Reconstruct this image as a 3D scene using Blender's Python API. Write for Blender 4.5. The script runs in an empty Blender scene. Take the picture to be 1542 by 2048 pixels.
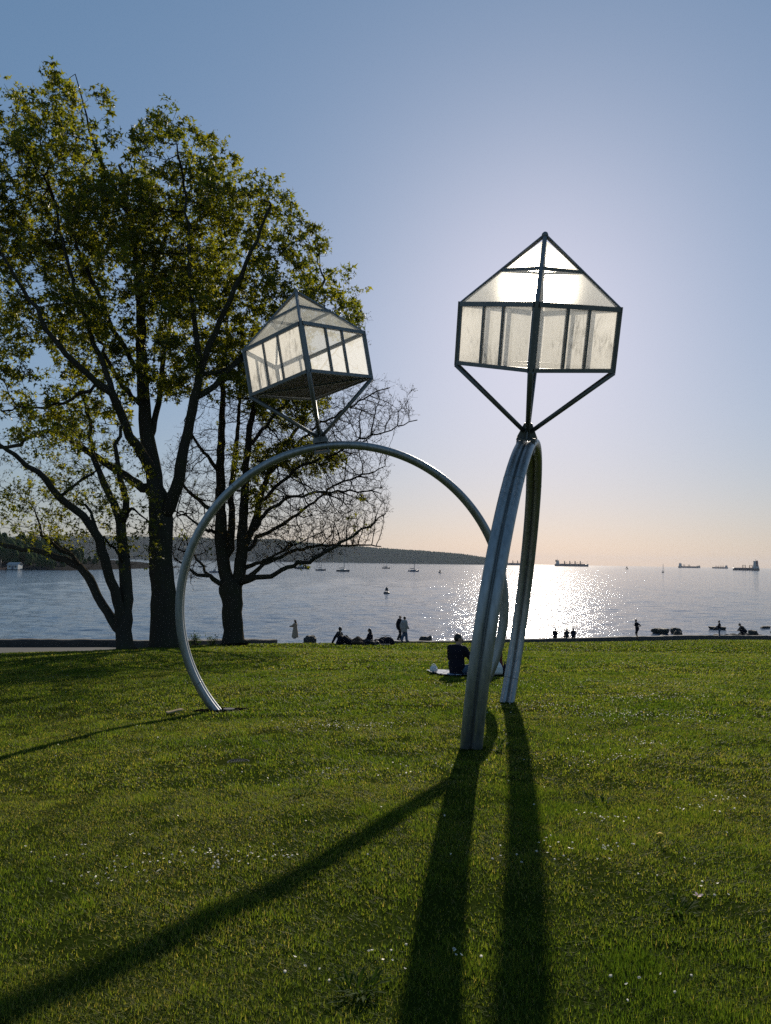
import bpy, math, random
import numpy as np
from mathutils import Vector, Matrix, noise

random.seed(7)
RNG = np.random.default_rng(7)
SC = bpy.context.scene
COL = SC.collection
R_ = math.radians

# ------------------------------------------------------------------ camera
CAM_Z = 9.0                                   # metres above the water
cam_data = bpy.data.cameras.new('camera')
cam_data.sensor_fit = 'VERTICAL'
cam_data.sensor_height = 24.0
cam_data.lens = 1480.0 * 24.0 / 2048.0
cam_data.clip_start = 0.1
cam_data.clip_end = 90000.0
cam = bpy.data.objects.new('camera', cam_data)
COL.objects.link(cam)
cam.matrix_world = (Matrix.Translation((0, 0, CAM_Z)) @ Matrix.Rotation(R_(90 + 3.85), 4, 'X')
                    @ Matrix.Rotation(R_(0.92), 4, 'Z'))
SC.camera = cam

# ------------------------------------------------------------------ sky, sun, exposure
SUN_AZ, SUN_EL = 11.65, 20.6                 # degrees, azimuth clockwise from +Y
SKY_STRENGTH, SUN_STRENGTH, EXPOSURE = 0.10, 5.0, 0.25
world = bpy.data.worlds.new('World')
SC.world = world
world.use_nodes = True
nt = world.node_tree
nt.nodes.clear()
sky = nt.nodes.new('ShaderNodeTexSky')
sky.sky_type = 'NISHITA'
sky.sun_disc = False
sky.sun_elevation = R_(SUN_EL)
sky.sun_rotation = R_(SUN_AZ)
sky.air_density = 1.4
sky.dust_density = 0.7
sky.ozone_density = 3.0
sky.altitude = 0.0
bg = nt.nodes.new('ShaderNodeBackground')
bg.inputs['Strength'].default_value = SKY_STRENGTH
wo = nt.nodes.new('ShaderNodeOutputWorld')
# soft tone response over the whole sky, the same in every direction (the photograph's camera holds the glare back)
sep = nt.nodes.new('ShaderNodeSeparateColor')
com = nt.nodes.new('ShaderNodeCombineColor')
nt.links.new(sky.outputs[0], sep.inputs[0])
for ch, (k, g) in enumerate(((0.378, 0.69), (0.424, 0.58), (0.548, 0.58))):
    pw = nt.nodes.new('ShaderNodeMath'); pw.operation = 'POWER'
    pw.inputs[1].default_value = g
    mu = nt.nodes.new('ShaderNodeMath'); mu.operation = 'MULTIPLY'
    mu.inputs[1].default_value = k * 0.1 ** g / SKY_STRENGTH
    nt.links.new(sep.outputs[ch], pw.inputs[0])
    nt.links.new(pw.outputs[0], mu.inputs[0])
    nt.links.new(mu.outputs[0], com.inputs[ch])
nt.links.new(com.outputs[0], bg.inputs['Color'])
nt.links.new(bg.outputs[0], wo.inputs['Surface'])

sun_dir = Vector((math.sin(R_(SUN_AZ)) * math.cos(R_(SUN_EL)), math.cos(R_(SUN_AZ)) * math.cos(R_(SUN_EL)), math.sin(R_(SUN_EL))))
sun_data = bpy.data.lights.new('sun', 'SUN')
sun_data.energy = SUN_STRENGTH
sun_data.angle = R_(0.55)
sun_data.color = (1.0, 0.90, 0.76)
sun = bpy.data.objects.new('sun', sun_data)
COL.objects.link(sun)
sun.rotation_euler = (-sun_dir).to_track_quat('-Z', 'Y').to_euler()
sun.location = (20, 60, 80)

SC.view_settings.view_transform = 'Standard'
SC.view_settings.look = 'None'
SC.view_settings.gamma = 1.0
SC.view_settings.exposure = EXPOSURE
SC.view_settings.use_curve_mapping = False
SC.cycles.use_denoising = False
SC.cycles.max_bounces = 10
SC.cycles.transparent_max_bounces = 24
SC.cycles.transmission_bounces = 10
SC.cycles.volume_bounces = 0
SC.cycles.sample_clamp_indirect = 0.9
SC.cycles.use_adaptive_sampling = False


# ------------------------------------------------------------------ helpers
def link(o, parent=None):
    COL.objects.link(o)
    if parent is not None:
        o.parent = parent
    return o


def tag(o, label=None, cat=None, group=None, kind=None):
    if label: o['label'] = label
    if cat: o['category'] = cat
    if group: o['group'] = group
    if kind: o['kind'] = kind
    return o


def thing(name, label, cat, loc=(0, 0, 0), rz=0.0, group=None):
    o = bpy.data.objects.new(name, None)
    o.empty_display_size = 0.3
    link(o)
    o.location = loc
    o.rotation_euler = (0, 0, rz)
    return tag(o, label, cat, group)


def copy_tree(o, parent=None):
    c = o.copy()
    COL.objects.link(c)
    c.parent = parent
    for ch in [k for k in bpy.data.objects if k.parent == o]:
        copy_tree(ch, c)
    return c


def perp(d):
    d = Vector(d).normalized()
    u = d.cross(Vector((0, 0, 1)))
    if u.length < 0.05:
        u = d.cross(Vector((0, 1, 0)))
    u.normalize()
    return d, u, d.cross(u)


class MB:
    """collects shapes for one mesh"""
    def __init__(self):
        self.v, self.f = [], []

    def add(self, vs, fs):
        n = len(self.v)
        self.v += [tuple(p) for p in vs]
        self.f += [tuple(i + n for i in q) for q in fs]
        return self

    def hexa(self, p):
        """p: 8 points, bottom ring then top ring"""
        return self.add(p, [(3, 2, 1, 0), (4, 5, 6, 7), (0, 1, 5, 4), (1, 2, 6, 5), (2, 3, 7, 6), (3, 0, 4, 7)])

    def box(self, c, s, ax=None):
        c = Vector(c)
        X, Y, Z = ax or (Vector((1, 0, 0)), Vector((0, 1, 0)), Vector((0, 0, 1)))
        hx, hy, hz = X * (s[0] / 2), Y * (s[1] / 2), Z * (s[2] / 2)
        return self.hexa([c - hx - hy - hz, c + hx - hy - hz, c + hx + hy - hz, c - hx + hy - hz,
                          c - hx - hy + hz, c + hx - hy + hz, c + hx + hy + hz, c - hx + hy + hz])

    def bar(self, a, b, w, h, side):
        """rectangular bar from a to b, width w along 'side', height h across"""
        a, b = Vector(a), Vector(b)
        d = (b - a)
        L = d.length
        d.normalize()
        s = Vector(side) - d * d.dot(Vector(side))
        s.normalize()
        return self.box((a + b) / 2, (w, h, L), (s, d.cross(s), d))

    def tube(self, pts, rad, n=8, caps=True, closed=False):
        pts = [Vector(p) for p in pts]
        m = len(pts)
        if not hasattr(rad, '__len__'):
            rad = [rad] * m
        _, u, w = perp(pts[1] - pts[0])
        vs = []
        for i in range(m):
            if closed:
                t = pts[(i + 1) % m] - pts[i - 1]
            else:
                t = pts[min(i + 1, m - 1)] - pts[max(i - 1, 0)]
            t.normalize()
            u = u - t * u.dot(t)
            if u.length < 1e-6:
                _, u, _ = perp(t)
            u.normalize()
            w = t.cross(u)
            for k in range(n):
                a = 2 * math.pi * k / n
                vs.append(pts[i] + (u * math.cos(a) + w * math.sin(a)) * rad[i])
        fs = []
        for i in range(m if closed else m - 1):
            j = (i + 1) % m
            for k in range(n):
                k2 = (k + 1) % n
                fs.append((i * n + k, i * n + k2, j * n + k2, j * n + k))
        if caps and not closed:
            fs.append(tuple(range(n))[::-1])
            fs.append(tuple((m - 1) * n + k for k in range(n)))
        return self.add(vs, fs)

    def loft(self, rings, caps=True):
        n = len(rings[0])
        vs = [p for r in rings for p in r]
        fs = []
        for i in range(len(rings) - 1):
            for k in range(n):
                k2 = (k + 1) % n
                fs.append((i * n + k, i * n + k2, (i + 1) * n + k2, (i + 1) * n + k))
        if caps:
            fs.append(tuple(range(n))[::-1])
            fs.append(tuple((len(rings) - 1) * n + k for k in range(n)))
        return self.add(vs, fs)

    def ball(self, c, r, nu=10, nv=7, ax=None):
        c = Vector(c)
        if not hasattr(r, '__len__'):
            r = (r, r, r)
        X, Y, Z = ax or (Vector((1, 0, 0)), Vector((0, 1, 0)), Vector((0, 0, 1)))
        rings = []
        for j in range(nv + 1):
            t = math.pi * (j + 0.02) / (nv + 0.04)
            rings.append([c + X * (r[0] * math.sin(t) * math.cos(2 * math.pi * k / nu)) + Y * (r[1] * math.sin(t) * math.sin(2 * math.pi * k / nu))
                          - Z * (r[2] * math.cos(t)) for k in range(nu)])
        return self.loft(rings)

    def build(self, name, mat, parent=None, smooth=False, local=False, loc=None):
        me = bpy.data.meshes.new(name)
        vs = self.v
        if parent is not None and not local:
            off = parent.matrix_basis.translation
            p = parent.parent
            while p is not None:
                off = off + p.matrix_basis.translation
                p = p.parent
            vs = [(a - off[0], b - off[1], c - off[2]) for a, b, c in vs]
        elif loc is not None:
            vs = [(a - loc[0], b - loc[1], c - loc[2]) for a, b, c in vs]
        me.from_pydata([tuple(p) for p in vs], [], self.f)
        me.validate()
        me.update()
        if mat: me.materials.append(mat)
        if smooth:
            me.polygons.foreach_set('use_smooth', [True] * len(me.polygons))
        o = bpy.data.objects.new(name, me)
        if loc is not None and parent is None:
            o.location = loc
        return link(o, parent)


def raw_mesh(name, V, F, mat, parent=None, smooth=False, fattr=None):
    """numpy verts (n,3) and faces (m,k) -> object; fattr: dict of per-vertex float attributes"""
    me = bpy.data.meshes.new(name)
    V = np.ascontiguousarray(V, dtype=np.float32)
    F = np.ascontiguousarray(F, dtype=np.int32)
    me.vertices.add(len(V))
    me.vertices.foreach_set('co', V.ravel())
    k = F.shape[1]
    me.loops.add(F.size)
    me.loops.foreach_set('vertex_index', F.ravel())
    me.polygons.add(len(F))
    me.polygons.foreach_set('loop_start', np.arange(0, F.size, k, dtype=np.int32))
    me.polygons.foreach_set('loop_total', np.full(len(F), k, dtype=np.int32))
    if smooth:
        me.polygons.foreach_set('use_smooth', np.ones(len(F), dtype=bool))
    for nm, arr in (fattr or {}).items():
        at = me.attributes.new(nm, 'FLOAT', 'POINT')
        at.data.foreach_set('value', np.ascontiguousarray(arr, dtype=np.float32))
    me.update(calc_edges=True)
    if mat: me.materials.append(mat)
    o = bpy.data.objects.new(name, me)
    return link(o, parent)


# value noise on arrays
_H = np.random.default_rng(3).random((256, 256)).astype(np.float32)
def vnoise(x, y):
    xi, yi = np.floor(x).astype(int), np.floor(y).astype(int)
    fx, fy = x - xi, y - yi
    fx, fy = fx * fx * (3 - 2 * fx), fy * fy * (3 - 2 * fy)
    a, b = _H[xi & 255, yi & 255], _H[(xi + 1) & 255, yi & 255]
    c, d = _H[xi & 255, (yi + 1) & 255], _H[(xi + 1) & 255, (yi + 1) & 255]
    return (a * (1 - fx) + b * fx) * (1 - fy) + (c * (1 - fx) + d * fx) * fy
def fnoise(x, y, o=3):
    s, a, t = 0, 1, 0
    for i in range(o):
        s = s + a * vnoise(x * 2 ** i + 17.3 * i, y * 2 ** i + 5.1 * i)
        t += a
        a *= 0.5
    return s / t


# ------------------------------------------------------------------ materials
class NM:
    """small wrapper for node materials"""
    def __init__(self, name):
        self.m = bpy.data.materials.new(name)
        self.m.use_nodes = True
        self.t = self.m.node_tree
        self.t.nodes.clear()
        self.out = self.n('OutputMaterial')
    def n(self, kind, **kw):
        nd = self.t.nodes.new('ShaderNode' + kind)
        for k, v in kw.items():
            setattr(nd, k, v)
        return nd
    def l(self, a, b):
        self.t.links.new(a, b)
    def coord(self, scale=(1, 1, 1), kind='Object'):
        tc = self.n('TexCoord')
        mp = self.n('Mapping')
        mp.inputs['Scale'].default_value = scale
        self.l(tc.outputs[kind], mp.inputs['Vector'])
        return mp.outputs[0]
    def noise(self, vec, scale, detail=4, rough=0.55, dist=0.0):
        nd = self.n('TexNoise')
        nd.inputs['Scale'].default_value = scale
        nd.inputs['Detail'].default_value = detail
        nd.inputs['Roughness'].default_value = rough
        nd.inputs['Distortion'].default_value = dist
        if vec is not None: self.l(vec, nd.inputs['Vector'])
        return nd.outputs['Fac']
    def ramp(self, fac, stops):
        nd = self.n('ValToRGB')
        el = nd.color_ramp.elements
        while len(el) < len(stops): el.new(0.5)
        for e, (p, c) in zip(el, stops):
            e.position = p
            e.color = (c[0], c[1], c[2], 1) if hasattr(c, '__len__') else (c, c, c, 1)
        self.l(fac, nd.inputs[0])
        return nd.outputs[0]
    def mix(self, fac, a, b, blend='MIX'):
        nd = self.n('MixRGB', blend_type=blend)
        for s, v in ((nd.inputs[0], fac), (nd.inputs[1], a), (nd.inputs[2], b)):
            if isinstance(v, (int, float)): s.default_value = v
            elif isinstance(v, tuple): s.default_value = (*v[:3], 1)
            else: self.l(v, s)
        return nd.outputs[0]
    def bump(self, h, strength=0.5, dist=0.02, normal=None):
        nd = self.n('Bump')
        nd.inputs['Strength'].default_value = strength
        nd.inputs['Distance'].default_value = dist
        self.l(h, nd.inputs['Height'])
        if normal is not None: self.l(normal, nd.inputs['Normal'])
        return nd.outputs[0]
    def principled(self, col, rough=0.6, metal=0.0, normal=None, spec=0.5, **kw):
        p = self.n('BsdfPrincipled')
        for s, v in (('Base Color', col), ('Roughness', rough), ('Metallic', metal), ('Specular IOR Level', spec)):
            if isinstance(v, (int, float)): p.inputs[s].default_value = v
            elif isinstance(v, tuple): p.inputs[s].default_value = (*v[:3], 1)
            else: self.l(v, p.inputs[s])
        for k, v in kw.items():
            p.inputs[k].default_value = v
        if normal is not None: self.l(normal, p.inputs['Normal'])
        return p
    def done(self, sh):
        self.l(sh.outputs[0], self.out.inputs['Surface'])
        return self.m


def simple_mat(name, col, rough=0.7, var=0.25, scale=8.0, metal=0.0, bump=0.0, spec=0.4):
    m = NM(name)
    v = m.coord()
    f = m.noise(v, scale, 5)
    c = m.mix(f, tuple(x * (1 - var) for x in col), tuple(min(1, x * (1 + var)) for x in col))
    nrm = m.bump(f, bump, 0.02) if bump else None
    return m.done(m.principled(c, rough, metal, nrm, spec))
# ------------------------------------------------------------------ terrain shape
def smooth01(t):
    t = np.clip(t, 0, 1)
    return t * t * (3 - 2 * t)

def ground_z(x, y):
    """height of the sloping lawn and path above the water"""
    x, y = np.asarray(x, float), np.asarray(y, float)
    c = 2e-4 - 1e-4 * np.clip((x - 2) / 28.0, 0, 1)
    yy = np.maximum(y, -6.0)
    h = 1.43 + 0.07 * yy + c * np.maximum(yy, 0) ** 2
    # the lawn falls off a little to the left near the rings
    h = h + 0.022 * (np.sqrt(x * x + .25) - x).clip(0, 6.4) * np.clip((24 - y) / 11, 0, 1)
    h = h + 0.12 * np.clip(1 - np.maximum(y, 0) / 8.3, 0, 1) ** 1.6     # and dips where one stands
    return CAM_Z - h

EX = np.array([-60, -22, -14.0, -11.4, -10.6, -9.5, -8.2, -5.2, 1.1, 11.7, 21.1, 38.8, 60, 110])
EY = np.array([1, 16, 25.2, 28.9, 32.8, 37.0, 40.6, 46.0, 51.6, 57.4, 64.0, 76.5, 90, 118])
def edge_y(x):
    return np.interp(x, EX, EY)
def wall_y(x):
    w = np.interp(x, [-60, -22, -17.5, -13.3, -10, -6.5, 0, 12, 40, 110], [20, 14.5, 12.7, 10.3, 5.0, 3.0, 3.5, 3.5, 3.0, 3.0])
    return edge_y(x) + w

# lawn: soil and thatch under the blades
m = NM('lawn_soil')
v = m.coord()
f1 = m.noise(v, 0.35, 6)
f2 = m.noise(v, 9.0, 8, 0.7)
f3 = m.noise(v, 60.0, 3, 0.7)
c = m.ramp(f1, [(0.3, (0.028, 0.048, 0.006)), (0.5, (0.038, 0.056, 0.007)), (0.72, (0.055, 0.056, 0.010))])
c = m.mix(f2, m.mix(0.75, c, (0.016, 0.022, 0.006)), c)
c = m.mix(m.ramp(f3, [(0.35, 0.0), (0.65, 1.0)]), m.mix(0.5, c, (0.01, 0.015, 0.004)), c)
MAT_SOIL = m.done(m.principled(c, 0.95, 0, m.bump(f2, 0.6, 0.06, m.bump(f3, 0.5, 0.03)), 0.0))

def lumps(x, y):
    return (fnoise(x * 0.5 + 40, y * 0.5 + 40, 3) - 0.5) * 0.10 * np.clip(1.2 - y / 40, 0.25, 1)

def lawn_z(x, y):
    return ground_z(x, y) + lumps(np.asarray(x, float), np.asarray(y, float))

# one sheet, finer towards the places one sees close by
gy = np.concatenate([np.linspace(-40, 0, 12)[:-1], np.linspace(0, 16, 80)[:-1], np.linspace(16, 40, 60)[:-1]])
gx = np.concatenate([np.linspace(-70, -14, 24)[:-1], np.linspace(-14, 14, 100)[:-1], np.linspace(14, 110, 50)])
rows = []
for y in gy:
    rows.append(np.stack([gx, np.minimum(y, edge_y(gx)), np.zeros_like(gx)], 1))
for t in np.linspace(0, 1, 50):
    rows.append(np.stack([gx, np.minimum(40, edge_y(gx)) * (1 - t) + edge_y(gx) * t, np.zeros_like(gx)], 1))
V = np.concatenate(rows)
V[:, 2] = lawn_z(V[:, 0], V[:, 1])
nx, ny = len(gx), len(rows)
i = np.arange((ny - 1) * (nx - 1))
a = (i // (nx - 1)) * nx + i % (nx - 1)
F = np.stack([a, a + 1, a + nx + 1, a + nx], 1)
lawn = raw_mesh('lawn', V, F, MAT_SOIL, smooth=True)
tag(lawn, kind='structure')

# path of pale asphalt between lawn and seawall
m = NM('path_asphalt')
v = m.coord()
f = m.noise(v, 40, 5, 0.7)
g = m.noise(v, 0.5, 4)
c = m.mix(f, (0.072, 0.071, 0.068), (0.13, 0.128, 0.122))
c = m.mix(m.ramp(g, [(0.4, 0.0), (0.7, 0.5)]), c, (0.07, 0.068, 0.066))
MAT_PATH = m.done(m.principled(c, 0.85, 0, m.bump(f, 0.4, 0.01), 0.08))
px = np.linspace(-60, 110, 240)
rows = []
for t in np.linspace(0, 1, 8):
    y = edge_y(px) - 0.3 + t * (wall_y(px) - edge_y(px) + 0.4)
    rows.append(np.stack([px, y, ground_z(px, y) - 0.09 * np.clip(t * 8, 0, 1) - 0.02], 1))
V = np.concatenate(rows)
nx = len(px)
i = np.arange(7 * (nx - 1))
a = (i // (nx - 1)) * nx + i % (nx - 1)
path = raw_mesh('path', V, np.stack([a, a + 1, a + nx + 1, a + nx], 1), MAT_PATH, smooth=True)
tag(path, kind='structure')

# seawall: a low stone kerb on the path side, a drop to the beach on the other
m = NM('seawall_stone')
v = m.coord()
f = m.noise(v, 6, 8, 0.7)
c = m.mix(f, (0.035, 0.034, 0.032), (0.11, 0.105, 0.10))
MAT_WALL = m.done(m.principled(c, 0.85, 0, m.bump(f, 0.8, 0.05), 0.3))
def wall_strip(x0, x1, n):
    wx = np.linspace(x0, x1, n)
    wy = wall_y(wx)
    base = ground_z(wx, wy) - 0.11
    hh = np.interp(wx, [-60, -14, -8, -2, 4, 12, 22, 40, 110], [0.36, 0.34, 0.30, 0.20, 0.16, 0.30, 0.42, 0.52, 0.6])
    hh = hh + (fnoise(wx * 2.3, wx * 0 + 3.3, 3) - 0.5) * 0.09
    mb = MB()
    rings = []
    for k in range(n):
        tx = Vector((1, (wall_y(wx[k] + .1) - wall_y(wx[k] - .1)) / .2, 0)).normalized()
        nn = Vector((-tx.y, tx.x, 0))
        p = Vector((wx[k], wy[k], 0))
        t = base[k] + hh[k]
        rings.append([p + Vector((0, 0, base[k] - 0.3)), p + Vector((0, 0, t - .05)), p + nn * .06 + Vector((0, 0, t)),
                      p + nn * .5 + Vector((0, 0, t)), p + nn * .58 + Vector((0, 0, t - .06)), p + nn * .75 + Vector((0, 0, -0.5))])
    mb.loft(rings)
    return mb
w = wall_strip(-60, -6.6, 150).build('seawall', MAT_WALL)
tag(w, 'low dark stone seawall along the pale path behind the leaning tree trunks', 'seawall', 'lengths of seawall')
w = wall_strip(0.3, 110, 260).build('seawall', MAT_WALL)
tag(w, 'long dark seawall beyond the lawn with people sitting and standing along it', 'seawall', 'lengths of seawall')

# beach between wall and water
m = NM('beach_stones')
v = m.coord()
f = m.noise(v, 2.5, 8, 0.75)
c = m.mix(f, (0.03, 0.03, 0.028), (0.12, 0.11, 0.10))
MAT_BEACH = m.done(m.principled(c, 0.9, 0, m.bump(f, 1.0, 0.15), 0.1))
MAT_FARSHORE = simple_mat('far_shore_rock', (.028, .027, .025), .95, .4, .2, spec=0.0)
px = np.linspace(-60, 110, 200)
rows = []
for t, wd, zz in ((0, 0.3, None), (0, 3, 0.9), (0, 12, 0.5), (0, 26, -0.3), (0, 40, -1.2)):
    y = wall_y(px) + wd
    z = ground_z(px, wall_y(px)) - 0.6 if zz is None else zz + (fnoise(px * .4, y * .4) - .5) * .5
    if zz is not None and zz > 0.4:
        z = np.minimum(z - np.clip((px + 1) / 5, 0, 1) * .75, ground_z(px, wall_y(px)) - 1.0)
    rows.append(np.stack([px, y, z + 0 * px], 1))
V = np.concatenate(rows)
nx = len(px)
i = np.arange(4 * (nx - 1))
a = (i // (nx - 1)) * nx + i % (nx - 1)
beach = raw_mesh('beach', V, np.stack([a, a + 1, a + nx + 1, a + nx], 1), MAT_BEACH, smooth=True)
tag(beach, kind='structure')

# ------------------------------------------------------------------ water
m = NM('sea_water')
tc = m.n('TexCoord')
def wn(scale, det, rot):
    mp = m.n('Mapping')
    mp.inputs['Scale'].default_value = scale
    mp.inputs['Rotation'].default_value = (0, 0, rot)
    m.l(tc.outputs['Object'], mp.inputs['Vector'])
    return m.noise(mp.outputs[0], 1.0, det, 0.6)
h1 = wn((0.25, 0.5, 1), 5, 0.12)
h2 = wn((0.9, 1.7, 1), 4, -0.2)
h3 = wn((0.02, 0.045, 1), 4, 0.05)
b = m.bump(h3, 1.0, 0.25)
b = m.bump(h1, 1.0, 0.31, b)
b = m.bump(h2, 1.0, 0.12, b)
MAT_WATER = m.done(m.principled((0.045, 0.085, 0.135), 0.085, 0, b, 0.5, IOR=1.4))
# real waves out to 2.5 km (crests mostly across the view), one flat sheet elsewhere
def sea_waves():
    R0, R1, NR, NA, AMAX = 58.0, 2500.0, 560, 360, R_(40)
    r = R0 * (R1 / R0) ** (np.arange(NR) / (NR - 1))
    a = np.linspace(-AMAX, AMAX, NA)
    rr, aa = np.meshgrid(r, a, indexing='ij')
    x, y = rr * np.sin(aa), rr * np.cos(aa)
    step = np.maximum(rr * ((R1 / R0) ** (1 / (NR - 1)) - 1), 1e-6)
    astep = rr * (2 * AMAX / (NA - 1))
    rg = np.random.default_rng(5)
    z = np.zeros_like(x)
    for k in range(60):
        lam = 0.8 * (9 / 0.8) ** (rg.random() ** 1.3)
        th = rg.normal(math.pi / 2 + .35, .42)
        kx, ky = math.cos(th) * 2 * math.pi / lam, math.sin(th) * 2 * math.pi / lam
        s = WAVE_SLOPE * (1.0 if lam < 4 else .5)
        w = smooth01((lam / np.maximum(step, .45 * astep) - 2.0) / 2.0)
        ph = kx * x + ky * y + rg.random() * 6.283 + 1.2 * np.sin(x * .021 * rg.random() + y * .013 * rg.random() + k)
        z += s * lam / (2 * math.pi) * w * (np.sin(ph) + .22 * np.sin(2 * ph + 1.57))
    gust = .86 + .28 * fnoise(x * .006 + 3, y * .012 + 8, 3)
    z *= gust
    edge = smooth01((rr - R0) / 4) * smooth01((R1 - rr) / 300) * smooth01((AMAX - np.abs(aa)) / .03)
    z = z * edge
    V = np.stack([x, y, z], 2).reshape(-1, 3)
    i = np.arange((NR - 1) * (NA - 1))
    q = (i // (NA - 1)) * NA + i % (NA - 1)
    F = np.stack([q, q + 1, q + NA + 1, q + NA], 1)
    # flat rest of the bay, joined along the rim
    n = len(V)
    inner = [k for k in range(NA)]
    outer = [(NR - 1) * NA + k for k in range(NA)]
    left = [k * NA for k in range(NR)]
    right = [k * NA + NA - 1 for k in range(NR)]
    big = []
    Lv = [(-13000, 20, 0), (13000, 20, 0), (13000, 15000, 0), (-13000, 15000, 0)]
    me_v = list(map(tuple, V)) + Lv
    polys = [tuple([n + 3] + outer[::-1][NA - 1:NA] + outer[1:] + [n + 2])]
    polys.append(tuple([n + 2] + right[::-1] + [n + 1]))
    polys.append(tuple([n + 1] + inner[::-1] + [n]))
    polys.append(tuple([n] + left + [n + 3]))
    me = bpy.data.meshes.new('sea')
    me.from_pydata(me_v, [], [tuple(f) for f in F.tolist()] + polys)
    me.update()
    me.polygons.foreach_set('use_smooth', [True] * len(F) + [False] * 4)
    me.materials.append(MAT_WATER)
    for p in me.polygons:
        if p.normal.z < 0: p.flip()
    o = bpy.data.objects.new('sea', me)
    link(o)
    return o
WAVE_SLOPE = 0.0205
tag(sea_waves(), kind='structure')

# ------------------------------------------------------------------ far hills across the bay
m = NM('hill_ground')
v = m.coord()
f = m.noise(v, 0.02, 6)
MAT_HILL = m.done(m.principled(m.mix(f, (0.013, 0.024, 0.012), (0.028, 0.04, 0.018)), 0.95, spec=0.0))
m = NM('far_wood')
v = m.coord()
f = m.noise(v, 0.05, 5)
MAT_FARWOOD = m.done(m.principled(m.mix(f, (0.018, 0.032, 0.014), (0.05, 0.068, 0.026)), 0.95, spec=0.0))

def ridge_height(px):
    # crest height over the water in metres at a distance of about 5.2 km
    return np.interp(px, [-900, -300, 0, 200, 400, 550, 650, 760, 850, 930, 975, 1010], [75, 105, 130, 150, 148, 142, 118, 96, 84, 62, 36, 0])
D0 = 5200.0
rx = np.linspace(-1000, 1010, 160)
X = (rx - 771) / 1480.0 * D0
rows = []
for yo, hf in ((-350, 0), (-300, 0.03), (-150, 0.45), (0, 0.92), (200, 1.0), (900, 0.7), (2000, 0.0)):
    z = ridge_height(rx) * hf * (0.9 + 0.2 * fnoise(X * 0.004, X * 0 + yo * 0.01))
    rows.append(np.stack([X * (1 + yo / D0), D0 + yo + 0 * X, z - (2.0 if hf == 0 else 0)], 1))
V = np.concatenate(rows)
nx = len(rx)
i = np.arange((len(rows) - 1) * (nx - 1))
a = (i // (nx - 1)) * nx + i % (nx - 1)
tag(raw_mesh('hills', V, np.stack([a, a + 1, a + nx + 1, a + nx], 1), MAT_HILL, smooth=True), kind='structure')

def cone_wood(name, P, H, Rr, mat, jag=6, layers=2):
    """many small pointed crowns joined in one mesh: a far wood"""
    vs, fs = [], []
    n = 0
    k = jag
    ang = np.arange(k) * 2 * math.pi / k
    for (x, y, z), h, r in zip(P, H, Rr):
        a0 = random.random() * 6
        if layers == 3:                        # rounded leafy crown
            for zz, rk in ((.12, .62), (.42, 1.0), (.72, .72), (.92, .3)):
                for q in ang:
                    j = random.uniform(0.75, 1.2)
                    vs.append((x + math.cos(q + a0) * r * rk * j, y + math.sin(q + a0) * r * rk * j, z + h * (zz + random.uniform(-.05, .05))))
            for L in range(3):
                for q in range(k):
                    p, p2 = n + L * k + q, n + L * k + (q + 1) % k
                    fs += [(p, p2, p2 + k), (p, p2 + k, p + k)]
            fs += [(n + 3 * k, n + 3 * k + q, n + 3 * k + (q + 1) % k) for q in range(1, k - 1)]
            n += 4 * k
            continue
        for L in range(layers):
            zb = z + h * (0.0 + 0.42 * L)
            rr = r * (1 - 0.42 * L)
            zt = z + h * (0.68 + 0.32 * L) if layers > 1 else z + h
            for q in ang:
                j = random.uniform(0.75, 1.2)
                vs.append((x + math.cos(q + a0) * rr * j, y + math.sin(q + a0) * rr * j, zb + random.uniform(-.06, .06) * h))
            vs.append((x, y, zt))
            fs += [(n + q, n + (q + 1) % k, n + k) for q in range(k)]
            n += k + 1
    o = raw_mesh(name, np.array(vs), np.array(fs), mat, smooth=True)
    return tag(o, kind='stuff')

P, H, Q = [], [], []
for k in range(15000):
    px_ = random.uniform(-500, 1000)
    t = random.choice([random.uniform(0, 1), random.uniform(.85, 1.1)])
    yo = -300 + t * 450
    hf = np.interp(yo, [-300, -150, 0, 200], [0.03, 0.45, 0.92, 1.0])
    x = (px_ - 771) / 1480.0 * D0
    z = float(ridge_height(px_)) * hf * (0.9 + 0.2 * fnoise(np.array([x * 0.004]), np.array([yo * 0.01]))[0])
    if ridge_height(px_) < 4: continue
    s = random.uniform(0.6, 1.25)
    P.append((x * (1 + yo / D0), D0 + yo, z - 3)); H.append(17 * s); Q.append(10 * s)
cone_wood('far_woods', P, H, Q, MAT_FARWOOD, 5, 1)

# wooded headland on the left, about 500 m off, with its rocky shore and a spit
mb = MB()
hx = np.linspace(-900, -205, 60)
rings = []
for x in hx:
    e = np.interp(x, [-900, -330, -240, -205], [1, 1, .55, .0])
    y0 = 490 + (x + 230) * -0.25 + 10 * noise.noise(Vector((x * .03, 1, 0)))
    rings.append([Vector((x, y0 - 5, -1)), Vector((x, y0, 2.4 * e)), Vector((x, y0 + 14, 6.5 * e)), Vector((x, y0 + 60, 12 * e)),
                  Vector((x, y0 + 240, 9 * e)), Vector((x, y0 + 330, -1))])
mb.loft(rings)
tag(mb.build('headland', MAT_FARSHORE, smooth=True), kind='structure')
P, H, Q = [], [], []
for k in range(1500):
    x = random.uniform(-820, -222)
    e = np.interp(x, [-900, -330, -240, -205], [1, 1, .55, .0])
    y0 = 490 + (x + 230) * -0.25
    d = 8 + 140 * random.random() ** 2
    s = random.uniform(.6, 1.1) * np.interp(x, [-420, -300, -255, -222], [1.25, 1.05, .7, .3])
    P.append((x, y0 + d, 6.5 * e + min(d, 60) * .08 * e - 1)); H.append(19 * s); Q.append(5.5 * s)
cone_wood('headland_wood', P[::2], H[::2], Q[::2], MAT_FARWOOD, 7, 3)
cone_wood('headland_firs', P[1::3], H[1::3], Q[1::3], MAT_FARWOOD, 7, 2)
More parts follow.
